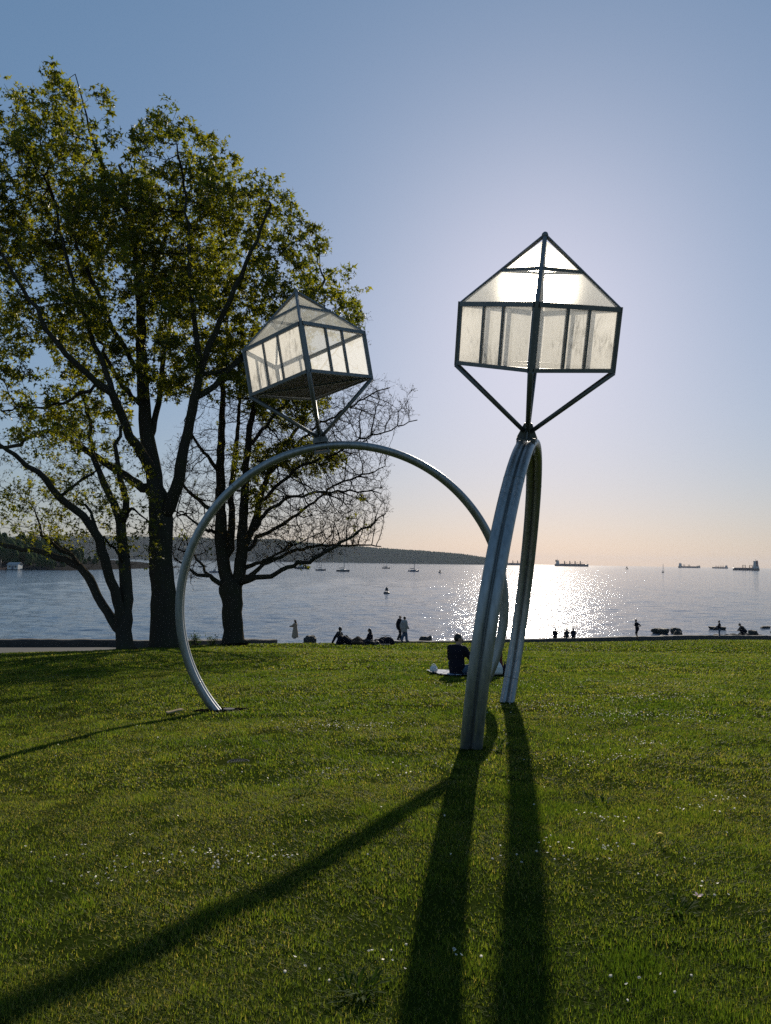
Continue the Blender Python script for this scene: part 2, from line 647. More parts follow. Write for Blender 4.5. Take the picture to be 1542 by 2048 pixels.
mb = MB()
rings = []
for k in range(30):
    t = k / 29
    x, y = -420 + t * 115, 1010 + 30 * t
    hh = 3.2 * math.sin(math.pi * min(1, t * 1.02 + .02)) ** .5 * (0.8 + .4 * noise.noise(Vector((t * 9, 0, 0))))
    rings.append([Vector((x, y - 9, -1)), Vector((x, y - 3, hh)), Vector((x, y + 4, hh)), Vector((x, y + 10, -1))])
mb.loft(rings)
tag(mb.build('spit', MAT_FARSHORE), kind='structure')
# ------------------------------------------------------------------ the two ring sculptures
m = NM('galvanised_steel')
v = m.coord()
f = m.noise(m.coord((1, 1, 1)), 3.0, 6, 0.65)
g = m.noise(m.coord((1, 1, 0.12)), 26.0, 4, 0.6)
c = m.mix(f, (0.26, 0.275, 0.285), (0.44, 0.455, 0.46))
c = m.mix(m.ramp(g, [(0.42, 0.0), (0.75, 0.55)]), c, (0.13, 0.14, 0.13))
r = m.ramp(f, [(0.3, 0.36), (0.7, 0.54)])
MAT_STEEL = m.done(m.principled(c, r, 0.75, m.bump(g, 0.08, 0.01), 0.5))

m = NM('dark_frame_steel')
f = m.noise(m.coord(), 7.0, 6, 0.65)
c = m.mix(f, (0.10, 0.105, 0.105), (0.24, 0.245, 0.24))
MAT_FRAME = m.done(m.principled(c, 0.5, 0.6, m.bump(f, 0.2, 0.01), 0.5))

def panel_mat(name, tint, see, trans, fwd, rough, dirt, flute=0.0):
    """milky ribbed plastic sheet: clear share, scattering share, share that lets the sun through in a narrow lobe"""
    m = NM(name)
    v = m.coord()
    d1 = m.noise(m.coord((9, 9, 1.6)), 2.2, 8, 0.72, 0.4)
    d2 = m.noise(v, 1.3, 4, 0.6)
    d3 = m.noise(m.coord((30, 30, 1)), 1.0, 3, 0.5)
    spots = m.ramp(m.mix(0.55, d1, d2), [(0.55 - dirt, 0.0), (0.66 - dirt, 1.0)])
    col = m.mix(m.mix(1.0, spots, (0.75, 0.75, 0.75), 'MULTIPLY'), tint, tuple(x * 0.28 for x in tint))
    col = m.mix(m.ramp(d3, [(0.45, 0.0), (0.8, 0.16)]), col, (0.5, 0.45, 0.34))
    tl = m.n('BsdfTranslucent')
    m.l(col, tl.inputs['Color'])
    df = m.n('BsdfDiffuse')
    m.l(col, df.inputs['Color'])
    tr = m.n('BsdfTransparent')
    m.l(m.mix(spots, (0.97, 0.96, 0.93), (0.4, 0.38, 0.34)), tr.inputs['Color'])
    rf = m.n('BsdfRefraction', distribution='BECKMANN')
    rf.inputs['Roughness'].default_value = rough
    rf.inputs['IOR'].default_value = 1.12
    geo = m.n('NewGeometry')                   # a diffuser spreads light evenly about the straight-through ray
    m.l(geo.outputs['Incoming'], rf.inputs['Normal'])
    m.l(col, rf.inputs['Color'])
    if flute:
        wv = m.n('TexWave', wave_type='BANDS', bands_direction='Z')
        wv.inputs['Scale'].default_value = flute
        m.l(v, wv.inputs['Vector'])
        nb = m.bump(wv.outputs['Fac'], 0.6, 0.01)
        m.l(m.mix(m.ramp(wv.outputs['Fac'], [(.35, 0.0), (.8, .3)]), col, (.6, .58, .52)), rf.inputs['Color'])
        m.l(nb, df.inputs['Normal'])
    gl = m.n('BsdfGlossy')
    gl.inputs['Roughness'].default_value = 0.25
    def ms(fac, a, b):
        k = m.n('MixShader')
        k.inputs[0].default_value = fac
        m.l(a.outputs[0], k.inputs[1])
        m.l(b.outputs[0], k.inputs[2])
        return k
    s = ms(trans, df, tl)
    s = ms(fwd, s, rf)
    s = ms(see, s, tr)
    s = ms(0.03, s, gl)
    return m.done(s)

CREAM = (0.96, 0.94, 0.89)
MAT_MILKY = panel_mat('milky_sheet', CREAM, 0.40, 0.92, 0.0, 0.5, 0.0)
MAT_RIBBED = panel_mat('ribbed_sheet', (0.97, 0.96, 0.92), 0.22, 0.90, 0.05, 0.47, -0.14, 20.0)
MAT_GREYISH = panel_mat('weathered_sheet', (0.78, 0.76, 0.68), 0.45, 0.70, 0.02, 0.4, 0.0)
MAT_CLEAR = panel_mat('clear_sheet', (0.85, 0.83, 0.78), 0.86, 0.7, 0.1, 0.3, 0.0)
MAT_FROST = panel_mat('frosted_sheet', (0.97, 0.95, 0.905), 0.07, 0.94, 0.0, 0.5, 0.02)
MAT_FLOORSHEET = panel_mat('dark_floor_sheet', (0.075, 0.07, 0.066), 0.0, 0.12, 0.0, 0.4, 0.05)
m = NM('sheet_surface')
tr = m.n('BsdfTransparent')
tr.inputs['Color'].default_value = (0.985, 0.985, 0.98, 1)
gl = m.n('BsdfGlossy')
gl.inputs['Roughness'].default_value = 0.2
ms = m.n('MixShader')
ms.inputs[0].default_value = 0.03
m.l(tr.outputs[0], ms.inputs[1]); m.l(gl.outputs[0], ms.inputs[2])
MAT_SHEETFACE = m.done(ms)

HL, HW, HR = 0.8765, 0.7411, 0.8547           # leg, wall, roof heights of each little house
RING_R, PIPE_R = 2.65, 0.0605

def house_axes(tx, ty, yaw):
    a = Vector((math.sin(tx), math.sin(ty), 0))
    a.z = math.sqrt(1 - a.x ** 2 - a.y ** 2)
    u = Vector((0, 1, 0)).cross(a).normalized()
    w = a.cross(u)
    return a, u * math.cos(yaw) + w * math.sin(yaw), w * math.cos(yaw) - u * math.sin(yaw)

def sheet(quad, n, mat, parent, name='pane', th=0.012):
    """thin solid sheet on 3 or 4 corner points"""
    q = [Vector(p) for p in quad]
    k = len(q)
    mb = MB()
    mb.add([p - n * th / 2 for p in q] + [p + n * th / 2 for p in q],
           [tuple(range(k))[::-1], tuple(range(k, 2 * k))] + [(i, (i + 1) % k, k + (i + 1) % k, k + i) for i in range(k)])
    o = mb.build(name, mat, parent)
    if mat is not MAT_FRAME:                   # the milky layer is one face, the rest is clear plastic
        o.data.materials.append(MAT_SHEETFACE)
        for i, p in enumerate(o.data.polygons):
            p.material_index = 1 if i != 1 else 0
    return o

def sculpture(label, B, tilt, ring_c, e1, e2, wall_mats, roof_mats, cat='sculpture'):
    B = Vector(B)
    rc, e1, e2 = Vector(ring_c), Vector(e1).normalized(), Vector(e2).normalized()
    nrm = e1.cross(e2).normalized()
    base = Vector((rc.x, rc.y, float(lawn_z(rc.x, rc.y))))
    root = thing('ring_sculpture', label, cat, base, 0, 'paired ring sculptures topped by glazed houses')
    pipes = {}
    # twin pipes, cut off just below the turf
    for s in (-1, 1):
        pts = []
        for k in range(241):
            t = 2 * math.pi * k / 240
            p = rc + e2 * (-RING_R * math.cos(t)) + e1 * (RING_R * math.sin(t)) + nrm * (s * 0.064)
            if p.z > lawn_z(p.x, p.y) - 0.12:
                pts.append(p)
        pipes[s] = MB().tube(pts, PIPE_R, 20).build('pipe', MAT_STEEL, root, True)
    for s in (-1, 1):                          # welded joints of the bent lengths
        for t in (1.15, 2.55, 3.9, 5.2):
            p = rc + e2 * (-RING_R * math.cos(t)) + e1 * (RING_R * math.sin(t)) + nrm * (s * 0.064)
            d = (e2 * math.sin(t) + e1 * math.cos(t)).normalized()
            if p.z > lawn_z(p.x, p.y):
                MB().tube([p - d * .008, p - d * .004, p + d * .004, p + d * .008], [PIPE_R - .001, PIPE_R + .0025, PIPE_R + .0025, PIPE_R - .001], 20, caps=False).build('weld_bead', MAT_FRAME, pipes[s], True)
    # weld spine between the pipes
    pts = [rc + e2 * (-RING_R * math.cos(2 * math.pi * k / 240)) + e1 * (RING_R * math.sin(2 * math.pi * k / 240)) for k in range(241)]
    pts = [p for p in pts if p.z > lawn_z(p.x, p.y) - 0.1]
    MB().tube(pts, 0.02, 6).build('weld_seam', MAT_FRAME, root, True)

    a, U, W = house_axes(*tilt)
    rad = (B - rc).normalized()
    tang = rad.cross(nrm).normalized()
    # bracket: plate on the ring, clamp block below, four gussets
    MB().box(B - rad * 0.055, (0.25, 0.24, 0.022), (nrm, tang, rad)).build('base_plate', MAT_FRAME, root)
    clamp = MB().box(B - rad * 0.225, (0.23, 0.26, 0.03), (nrm, tang, rad)).build('clamp_plate', MAT_FRAME, root)
    for sx in (-1, 1):
        for sy in (-1, 1):
            p = B + nrm * (sx * 0.112) + tang * (sy * 0.105)
            MB().tube([p - rad * 0.25, p - rad * 0.03], 0.011, 6).build('bolt', MAT_FRAME, clamp)
    for d in (U, -U, W, -W):
        s = a.cross(d)
        q = [B - a * 0.045 + d * 0.135, B - a * 0.045, B + a * 0.15, B + a * 0.15 + d * 0.05]
        sheet(q, s, MAT_FRAME, root, 'gusset', 0.014)
    b0 = B + a * HL
    t0 = b0 + a * HW
    apex = t0 + a * HR
    dirs = [-U, -W, U, W]                      # left, near, right, far corner
    bot = [b0 + d for d in dirs]
    top = [t0 + d for d in dirs]
    for d, p in zip(dirs, bot):
        MB().tube([B + a * 0.04 + d * 0.045, p - a * 0.02], [0.029, 0.036], 10).build('leg', MAT_FRAME, root, True)
    for d, p, q in zip(dirs, bot, top):
        s = a.cross(d)
        mb = MB()                              # angle iron: two flanges along the two walls
        for e in (dirs[(dirs.index(d) + 1) % 4], dirs[(dirs.index(d) + 3) % 4]):
            w = (e - d).normalized()
            n = a.cross(w)
            mb.bar(p + w * 0.026 - a * 0.032, q + w * 0.026 + a * 0.032, 0.062, 0.014, w)
        mb.bar(p - a * 0.033, q + a * 0.033, 0.04, 0.04, d)
        mb.build('post', MAT_FRAME, root)
    for k in range(4):
        k2 = (k + 1) % 4
        w = (dirs[k2] - dirs[k]).normalized()
        n = w.cross(a)                         # outward or inward normal of that wall
        if n.dot(dirs[k]) < 0: n = -n
        MB().bar(bot[k] + w * .03, bot[k2] - w * .03, 0.05, 0.045, a).build('sill_beam', MAT_FRAME, root)
        MB().bar(top[k] + w * .03, top[k2] - w * .03, 0.056, 0.048, a).build('eave_beam', MAT_FRAME, root)
        MB().tube([top[k], apex], 0.026, 4).build('hip_rafter', MAT_FRAME, root)
        h1 = top[k].lerp(apex, 0.5)
        h2 = top[k2].lerp(apex, 0.5)
        MB().bar(h1 + w * .02, h2 - w * .02, 0.042, 0.034, a).build('roof_rail', MAT_FRAME, root)
        # wall panes between mullions
        cuts = [0.0, 0.355, 0.61, 1.0]
        for c in cuts[1:3]:
            MB().bar(bot[k].lerp(bot[k2], c) + a * .026, top[k].lerp(top[k2], c) - a * .026, 0.030, 0.042, w).build('mullion', MAT_FRAME, root)
        for c0, c1 in zip(cuts[:-1], cuts[1:]):
            g0 = 0.07 if c0 == 0 else 0.02
            g1 = 0.07 if c1 == 1 else 0.02
            P = [bot[k].lerp(bot[k2], c0) + w * g0 + a * .028, bot[k].lerp(bot[k2], c1) - w * g1 + a * .028,
                 top[k].lerp(top[k2], c1) - w * g1 - a * .028, top[k].lerp(top[k2], c0) + w * g0 - a * .028]
            sheet([p - n * 0.004 for p in P], n, wall_mats[k], root, 'wall_pane')
        # roof panes: triangle above the rail, trapezoid below
        fn = (top[k2] - top[k]).cross(apex - top[k]).normalized()
        if fn.dot(n) < 0: fn = -fn
        lo0, lo1 = top[k].lerp(top[k2], 0.035) + a * .02, top[k2].lerp(top[k], 0.035) + a * .02
        m0, m1 = top[k].lerp(apex, .49).lerp(top[k2].lerp(apex, .49), .04), top[k2].lerp(apex, .49).lerp(top[k].lerp(apex, .49), .04)
        sheet([lo0, lo1, m1, m0], fn, roof_mats[k], root, 'roof_pane', 0.010)
        n0, n1 = top[k].lerp(apex, .515).lerp(top[k2].lerp(apex, .515), .05), top[k2].lerp(apex, .515).lerp(top[k].lerp(apex, .515), .05)
        sheet([n0, n1, apex - a * .055], fn, roof_mats[k], root, 'roof_pane', 0.010)
    MB().ball(apex, 0.042, 8, 6).build('finial', MAT_FRAME, root, True)
    # floor: two dark sheets on a cross beam
    MB().bar(bot[0].lerp(bot[2], .04), bot[0].lerp(bot[2], .96), 0.05, 0.04, U.cross(a)).build('floor_beam', MAT_FRAME, root)
    for d in (-W, W):
        sheet([b0 - U * .93 + d * .03, b0 + U * .93 + d * .03, b0 + d * .94], a, MAT_FLOORSHEET, root, 'floor_sheet')
    return root

# far-standing ring, seen face on, its house tilted to the left
sculpture('steel ring seen face on, its tilted glazed house before the trees',
          (-1.0842, 11.9385, 10.982), (-0.1812, -0.0139, 0.0522), (-0.637, 12.183, 8.249), (0.9965, 0.0835, 0), (0.0063, -0.0752, 0.9972),
          [MAT_FROST, MAT_CLEAR, MAT_MILKY, MAT_MILKY], [MAT_GREYISH, MAT_GREYISH, MAT_GREYISH, MAT_GREYISH])
# near ring, seen edge on, its house leaning towards the viewer with the sun behind the roof
sculpture('steel ring seen edge on, the sun glowing through its house roof',
          (1.8484, 9.6418, 10.7018), (0.0258, -0.3168, -0.2085), (1.741, 10.594, 8.092), (0.255, 0.967, 0), (0.1273, -0.0336, 0.9913),
          [MAT_FROST, MAT_FROST, MAT_MILKY, MAT_MILKY], [MAT_RIBBED] * 4)
LIMBS_2 = [
 [(-9.87,33.80,4.93,0.799),(-9.90,33.80,5.20,0.662),(-9.95,33.80,5.98,0.594),(-10.05,33.80,7.42,0.525),(-10.21,33.80,9.37,0.525),(-10.28,33.80,10.74,0.537),(-10.38,33.80,11.66,0.502)],
 [(-10.38,33.80,11.66,0.502),(-10.56,33.80,12.21,0.388),(-10.85,34.00,13.36,0.345),(-11.23,34.20,14.91,0.312),(-11.38,34.30,16.08,0.290),(-11.56,34.40,17.41,0.267),(-11.76,34.60,19.10,0.234),(-11.86,34.70,20.86,0.211),(-12.06,34.70,22.42,0.176),(-12.22,34.60,23.61,0.152),(-12.40,34.40,25.12,0.128),(-12.57,34.30,26.05,0.104),(-12.92,34.10,27.67,0.069)],
 [(-12.40,34.40,25.12,0.105),(-12.86,34.10,26.07,0.092),(-13.55,33.60,27.26,0.079),(-13.95,33.30,28.42,0.056),(-14.22,33.10,29.45,0.045),(-14.51,33.00,30.64,0.033),(-14.73,32.90,31.42,0.022)],
 [(-10.20,33.80,10.93,0.343),(-9.78,33.50,11.42,0.306),(-9.40,33.10,12.16,0.268),(-9.02,32.60,13.56,0.231),(-8.68,32.20,14.95,0.207),(-8.41,31.90,15.98,0.194),(-8.17,31.60,16.95,0.160),(-7.64,31.20,18.16,0.137),(-6.96,30.80,19.56,0.114),(-6.28,30.40,20.94,0.092),(-5.62,30.00,22.29,0.071),(-5.00,29.80,23.70,0.050)],
 [(-8.41,31.90,15.98,0.140),(-7.61,32.20,16.66,0.131),(-6.62,32.60,18.02,0.121),(-5.38,33.00,19.42,0.100),(-4.09,33.40,20.75,0.079),(-3.00,33.80,22.10,0.057)],
 [(-8.17,31.60,16.95,0.139),(-8.18,31.20,18.15,0.126),(-8.34,30.80,19.54,0.104),(-8.39,30.40,21.12,0.082),(-8.51,30.20,22.97,0.061),(-8.61,30.00,24.60,0.051),(-9.03,29.80,26.22,0.030)],
 [(-10.58,33.80,12.58,0.297),(-10.96,33.00,13.68,0.223),(-11.29,32.20,14.33,0.196),(-11.50,31.50,15.27,0.181),(-11.65,30.90,15.92,0.167),(-12.14,30.50,16.22,0.134),(-12.62,30.00,16.76,0.122),(-13.13,29.60,17.26,0.110),(-13.70,29.20,18.08,0.089),(-14.27,28.80,19.16,0.078),(-14.92,28.40,20.41,0.058),(-15.74,28.00,21.43,0.047)],
 [(-11.65,30.90,15.92,0.125),(-11.98,31.20,16.78,0.116),(-12.65,31.40,18.14,0.106),(-13.34,31.60,19.74,0.085),(-14.06,31.80,21.59,0.075),(-14.67,32.00,23.49,0.065),(-15.31,32.20,25.65,0.044),(-15.95,32.40,27.85,0.033)],
 [(-10.94,34.00,12.01,0.230),(-12.27,34.80,12.83,0.188),(-13.69,35.60,13.60,0.168),(-14.73,36.20,14.24,0.159),(-15.88,36.80,14.89,0.149),(-16.83,37.20,15.35,0.126),(-17.91,37.60,15.33,0.114),(-18.99,38.00,14.70,0.103),(-20.20,38.40,14.56,0.091),(-22.11,39.00,14.57,0.066)],
 [(-11.38,34.30,16.08,0.127),(-11.96,34.80,16.49,0.118),(-13.05,35.60,17.52,0.108),(-13.80,36.20,18.53,0.098),(-14.59,36.80,19.97,0.087),(-15.92,37.40,21.70,0.076),(-17.56,38.00,23.50,0.064)],
 [(-11.00,34.10,14.47,0.184),(-11.00,34.60,15.44,0.152),(-11.00,35.20,16.82,0.131),(-11.05,35.70,17.97,0.121),(-11.13,36.40,19.90,0.111),(-11.08,37.10,22.20,0.100),(-10.71,37.80,24.60,0.077),(-10.17,38.40,27.33,0.065),(-9.80,38.80,29.76,0.039)],
 [(-11.86,34.70,20.86,0.117),(-11.65,35.20,22.50,0.107),(-11.23,35.60,24.44,0.096),(-10.78,36.00,26.16,0.073),(-10.70,36.40,27.93,0.061),(-10.37,36.80,30.01,0.037)],
 [(-11.56,34.40,17.41,0.128),(-12.29,34.00,18.68,0.115),(-12.93,33.40,19.90,0.102),(-13.46,32.80,21.54,0.089),(-14.07,32.20,23.13,0.065),(-14.77,31.60,24.66,0.053),(-15.80,30.80,26.69,0.031)],
 [(-8.17,31.60,16.95,0.107),(-7.32,32.80,17.49,0.100),(-6.02,34.20,18.84,0.092),(-4.57,35.40,20.70,0.072),(-3.21,36.40,22.08,0.049)],
 [(-11.65,30.90,15.92,0.084),(-12.37,31.10,16.27,0.084),(-13.19,31.60,16.10,0.075),(-14.10,32.00,15.66,0.065),(-15.15,32.40,15.58,0.055),(-16.45,32.80,15.57,0.044),(-17.79,33.20,15.70,0.034)],
 [(-6.62,32.60,18.02,0.088),(-5.20,32.00,18.44,0.076),(-3.82,31.40,18.94,0.064),(-2.73,31.00,19.70,0.052)],
]
CROWN_2 = [
 (-11.64,33.80,24.73,5.14,6.00,4.11,1.00),
 (-16.25,33.80,25.26,3.43,5.00,3.65,0.75),
 (-6.54,33.80,23.00,3.20,5.00,3.43,1.00),
 (-15.75,33.80,19.75,3.88,5.50,3.20,0.80),
 (-9.94,33.80,19.84,4.80,6.00,3.20,1.00),
 (-4.15,33.80,21.13,2.06,4.00,1.94,0.80),
 (-16.48,33.80,15.50,2.51,4.00,1.83,0.45),
 (-14.94,33.80,30.37,0.59,0.80,0.96,1.00),
 (-14.63,33.80,28.70,2.63,4.00,1.71,0.80),
 (-9.03,33.80,27.57,1.94,4.00,1.94,1.00),
 (-5.21,33.80,26.05,1.03,1.50,1.03,0.80),
 (-3.27,33.80,23.54,1.03,2.00,0.91,0.70),
 (-17.80,33.80,28.16,1.37,3.00,2.06,0.60),
 (-2.05,33.80,21.40,1.03,2.00,1.37,0.30),
 (-8.00,33.80,17.28,3.43,4.00,1.37,0.40),
 (-13.74,33.80,16.24,2.74,4.00,1.37,0.50),
 (-3.24,33.80,22.46,1.37,3.00,1.14,0.60),
 (-1.80,33.80,20.57,0.91,2.00,0.80,0.35),
 (-13.15,33.80,30.08,0.41,0.80,0.91,0.60),
 (-11.00,33.80,29.74,0.34,0.80,0.80,0.60),
 (-17.64,33.80,29.63,1.37,2.00,1.37,0.80),
 (-18.05,33.80,23.77,2.06,4.00,4.57,0.80),
]
LIMBS_1 = [
 [(-10.63,30.80,5.18,0.416),(-10.66,30.80,5.37,0.354),(-10.71,30.80,6.02,0.323),(-10.65,30.80,7.25,0.250),(-10.84,31.00,8.69,0.230),(-11.03,31.10,9.74,0.221),(-11.20,31.20,10.48,0.200)],
 [(-11.20,31.20,10.48,0.169),(-11.56,31.40,11.33,0.159),(-12.20,31.70,12.21,0.139),(-12.63,32.00,13.00,0.119),(-12.94,32.30,13.92,0.098),(-13.22,32.60,15.09,0.077),(-13.80,32.80,16.48,0.055)],
 [(-11.20,31.20,10.48,0.158),(-10.93,31.00,10.78,0.147),(-10.84,30.80,11.40,0.135),(-10.94,30.50,12.00,0.124),(-11.01,30.20,12.79,0.102),(-11.06,29.90,13.57,0.081),(-10.55,29.50,14.53,0.060)],
 [(-10.74,30.80,5.71,0.250),(-10.92,30.50,7.26,0.206),(-11.23,30.10,8.49,0.193),(-11.43,29.70,9.69,0.181),(-11.67,29.50,10.08,0.169),(-11.97,29.20,10.65,0.158),(-12.63,28.60,11.28,0.135),(-13.01,28.10,11.91,0.114),(-13.46,27.60,12.41,0.093),(-13.94,27.20,12.91,0.074),(-14.66,26.80,13.20,0.054)],
 [(-10.80,30.80,5.77,0.229),(-11.60,31.30,6.69,0.190),(-12.21,31.70,7.39,0.182),(-12.72,32.00,8.12,0.184),(-13.25,32.30,8.54,0.175),(-14.09,32.70,8.85,0.144),(-14.90,33.00,9.06,0.123),(-15.99,33.40,9.32,0.102),(-17.66,34.00,9.53,0.092),(-19.39,34.60,9.71,0.070)],
 [(-13.25,32.30,8.54,0.098),(-13.58,32.00,9.12,0.086),(-14.18,31.60,9.49,0.075),(-14.49,31.30,9.90,0.063),(-14.70,31.00,10.72,0.042)],
 [(-12.72,32.00,8.12,0.086),(-13.57,32.50,8.97,0.077),(-14.47,33.00,9.47,0.067),(-15.43,33.60,9.85,0.057)],
 [(-11.43,29.70,9.69,0.090),(-11.86,30.20,10.51,0.071),(-12.50,30.70,11.16,0.052),(-13.14,31.20,11.40,0.042)],
 [(-12.63,28.60,11.28,0.068),(-12.15,28.80,11.84,0.058),(-11.57,29.00,12.33,0.039),(-11.26,29.20,12.65,0.030)],
 [(-10.84,31.00,8.69,0.063),(-11.00,30.20,9.41,0.051),(-11.22,29.40,9.78,0.040)],
 [(-10.82,30.80,10.98,0.062),(-10.18,30.30,10.96,0.051),(-9.59,29.80,10.53,0.040)],
]
CROWN_1 = [
 (-14.49,30.80,12.60,2.08,4.00,1.87,0.80),
 (-11.92,30.80,11.38,1.87,3.00,1.46,0.70),
 (-14.49,30.80,10.51,1.25,2.00,1.25,0.80),
 (-12.22,30.80,13.48,1.66,3.00,1.46,0.70),
 (-10.46,30.80,11.41,1.04,2.50,1.66,0.50),
 (-12.28,30.80,9.92,1.46,2.50,0.94,0.60),
 (-10.08,30.80,9.54,0.73,2.00,1.25,0.50),
 (-15.65,30.80,10.70,1.25,3.00,1.25,0.60),
 (-13.93,30.80,9.68,1.87,2.00,0.62,0.50),
]
LIMBS_3 = [
 [(-7.86,39.20,4.44,0.742),(-7.89,39.20,4.78,0.583),(-7.91,39.20,5.30,0.503),(-8.00,39.20,6.60,0.530),(-8.14,39.20,7.65,0.609)],
 [(-8.21,39.20,7.59,0.371),(-8.51,39.20,8.72,0.344),(-8.73,39.30,10.01,0.319),(-8.80,39.40,11.30,0.293),(-8.90,39.60,13.25,0.241),(-8.99,39.80,14.85,0.215),(-8.97,39.90,16.01,0.189),(-9.00,40.00,17.11,0.162),(-9.04,40.10,18.49,0.135),(-9.01,40.20,20.53,0.109),(-8.94,40.20,22.79,0.081),(-8.87,40.20,25.06,0.054)],
 [(-7.81,39.20,7.39,0.344),(-7.61,39.20,8.74,0.318),(-7.50,39.00,9.89,0.290),(-7.45,38.80,11.07,0.249),(-7.38,38.50,12.49,0.208),(-7.30,38.30,13.78,0.181),(-7.10,38.00,15.89,0.154),(-6.77,37.70,17.22,0.127),(-6.31,37.40,19.24,0.101),(-5.82,37.20,21.28,0.063)],
 [(-8.21,39.30,9.23,0.239),(-8.26,39.80,11.11,0.188),(-8.45,40.20,12.77,0.163),(-8.38,40.70,14.49,0.138),(-8.39,41.20,16.26,0.111),(-8.40,41.60,18.63,0.084),(-8.01,42.20,21.13,0.057)],
 [(-7.51,39.10,9.50,0.211),(-7.00,39.40,10.84,0.186),(-6.78,39.80,12.22,0.161),(-6.48,40.20,13.63,0.136),(-5.90,40.70,15.09,0.110),(-4.89,41.20,16.60,0.084),(-3.84,41.70,18.15,0.056)],
 [(-7.39,39.00,7.61,0.171),(-7.05,38.70,7.94,0.157),(-6.69,38.40,8.08,0.143),(-5.80,38.00,8.18,0.128),(-4.94,37.60,8.63,0.114),(-4.07,37.20,8.87,0.107),(-3.24,36.80,9.21,0.099),(-2.41,36.40,9.71,0.086),(-1.61,36.00,10.25,0.061),(-0.81,35.60,10.73,0.048),(-0.05,35.20,11.25,0.024)],
 [(-7.46,39.50,7.86,0.147),(-6.56,40.00,8.75,0.108),(-5.68,40.40,9.20,0.096),(-4.92,40.80,9.57,0.083),(-3.64,41.20,9.82,0.070),(-1.86,41.80,9.94,0.056),(-0.20,42.40,9.87,0.029)],
 [(-7.49,39.40,8.58,0.133),(-6.49,38.60,8.83,0.091),(-5.38,38.00,9.39,0.064),(-4.29,37.40,9.90,0.038)],
 [(-7.40,39.20,9.37,0.132),(-7.05,39.60,9.78,0.120),(-6.83,39.80,10.22,0.108),(-6.07,40.40,10.61,0.096),(-5.43,40.80,11.16,0.096),(-4.93,41.20,11.55,0.084),(-4.26,41.60,12.07,0.070),(-3.30,42.00,13.03,0.057),(-2.42,42.40,13.66,0.057),(-1.03,43.00,14.13,0.044),(-0.10,43.40,14.55,0.029)],
 [(-6.98,39.40,10.42,0.120),(-6.40,38.60,11.29,0.104),(-5.75,38.00,11.77,0.090),(-4.83,37.40,12.15,0.076),(-3.29,36.80,12.40,0.062),(-1.76,36.20,12.49,0.049),(-0.28,35.60,12.34,0.024)],
 [(-6.85,39.80,11.95,0.121),(-6.40,39.40,12.30,0.106),(-5.55,38.80,13.03,0.092),(-4.48,38.20,13.84,0.077),(-3.52,37.60,14.19,0.064),(-2.55,37.20,14.38,0.050),(-1.33,36.60,15.14,0.049),(-0.11,36.00,15.31,0.036),(1.45,35.40,15.86,0.024)],
 [(-6.48,40.20,13.63,0.095),(-5.63,40.80,14.69,0.096),(-4.70,41.40,15.90,0.084),(-3.87,42.00,16.85,0.071),(-2.51,42.60,17.75,0.058),(-1.12,43.20,18.77,0.044),(0.15,43.80,19.44,0.030)],
 [(-7.23,38.20,14.69,0.103),(-6.01,37.60,16.17,0.089),(-4.68,37.00,17.35,0.062),(-3.38,36.40,18.50,0.049),(-2.14,36.00,19.93,0.036),(-1.29,35.60,21.32,0.024)],
 [(-8.26,39.20,7.52,0.159),(-8.65,38.90,7.73,0.145),(-9.12,38.60,8.14,0.117),(-9.62,38.30,8.19,0.091),(-10.06,38.00,8.55,0.064),(-10.66,37.70,8.92,0.038)],
 [(-9.07,38.60,8.17,0.078),(-9.71,39.00,8.81,0.066),(-10.11,39.40,9.22,0.053),(-11.19,39.80,9.48,0.040)],
 [(-8.80,39.40,11.30,0.133),(-9.79,40.00,11.86,0.108),(-10.78,40.60,12.64,0.082),(-11.81,41.20,13.52,0.056)],
 [(-8.91,39.60,13.65,0.120),(-9.44,38.80,14.34,0.092),(-9.98,38.20,15.17,0.065),(-10.37,37.60,16.10,0.038)],
 [(-8.76,39.40,10.28,0.106),(-9.40,38.60,10.50,0.078),(-10.05,38.00,11.11,0.051),(-10.53,37.40,11.20,0.038)],
]
CROWN_3 = [
 (-2.16,39.20,11.98,2.52,4.00,2.25,1.00),
 (-0.39,39.20,17.38,1.99,3.00,1.46,1.00),
 (-3.56,39.20,15.44,3.71,4.00,3.18,1.00),
 (-5.04,39.20,10.34,3.97,4.00,1.85,1.00),
 (-9.88,39.20,12.65,2.12,4.00,3.71,0.60),
 (-1.81,39.20,21.73,0.93,2.00,1.72,0.80),
 (-6.84,39.20,18.09,3.97,4.00,3.18,0.70),
 (-1.93,39.20,14.12,2.38,3.00,1.59,0.80),
 (-5.65,39.20,13.52,2.91,4.50,3.18,0.80),
 (-3.44,39.20,10.10,2.91,3.00,1.19,0.70),
 (-10.29,39.20,8.93,1.59,2.50,1.32,0.40),
 (0.70,39.20,16.64,0.85,1.50,0.53,0.60),
 (-0.69,39.20,11.73,0.93,1.50,0.66,0.50),
]
# ------------------------------------------------------------------ trees
m = NM('maple_bark')
v = m.coord((1, 1, 0.22))
f = m.noise(v, 14.0, 8, 0.7)
g = m.noise(m.coord(), 1.2, 4)
c = m.mix(f, (0.018, 0.016, 0.013), (0.085, 0.075, 0.06))
c = m.mix(m.ramp(g, [(0.45, 0.0), (0.75, 0.5)]), c, (0.05, 0.06, 0.025))
MAT_BARK = m.done(m.principled(c, 0.95, 0, m.bump(f, 1.0, 0.06), 0.0))
m = NM('twig_bark')
f = m.noise(m.coord(), 3.0, 3)
MAT_TWIG = m.done(m.principled(m.mix(f, (0.014, 0.012, 0.010), (0.035, 0.029, 0.022)), 0.95, spec=0.0))

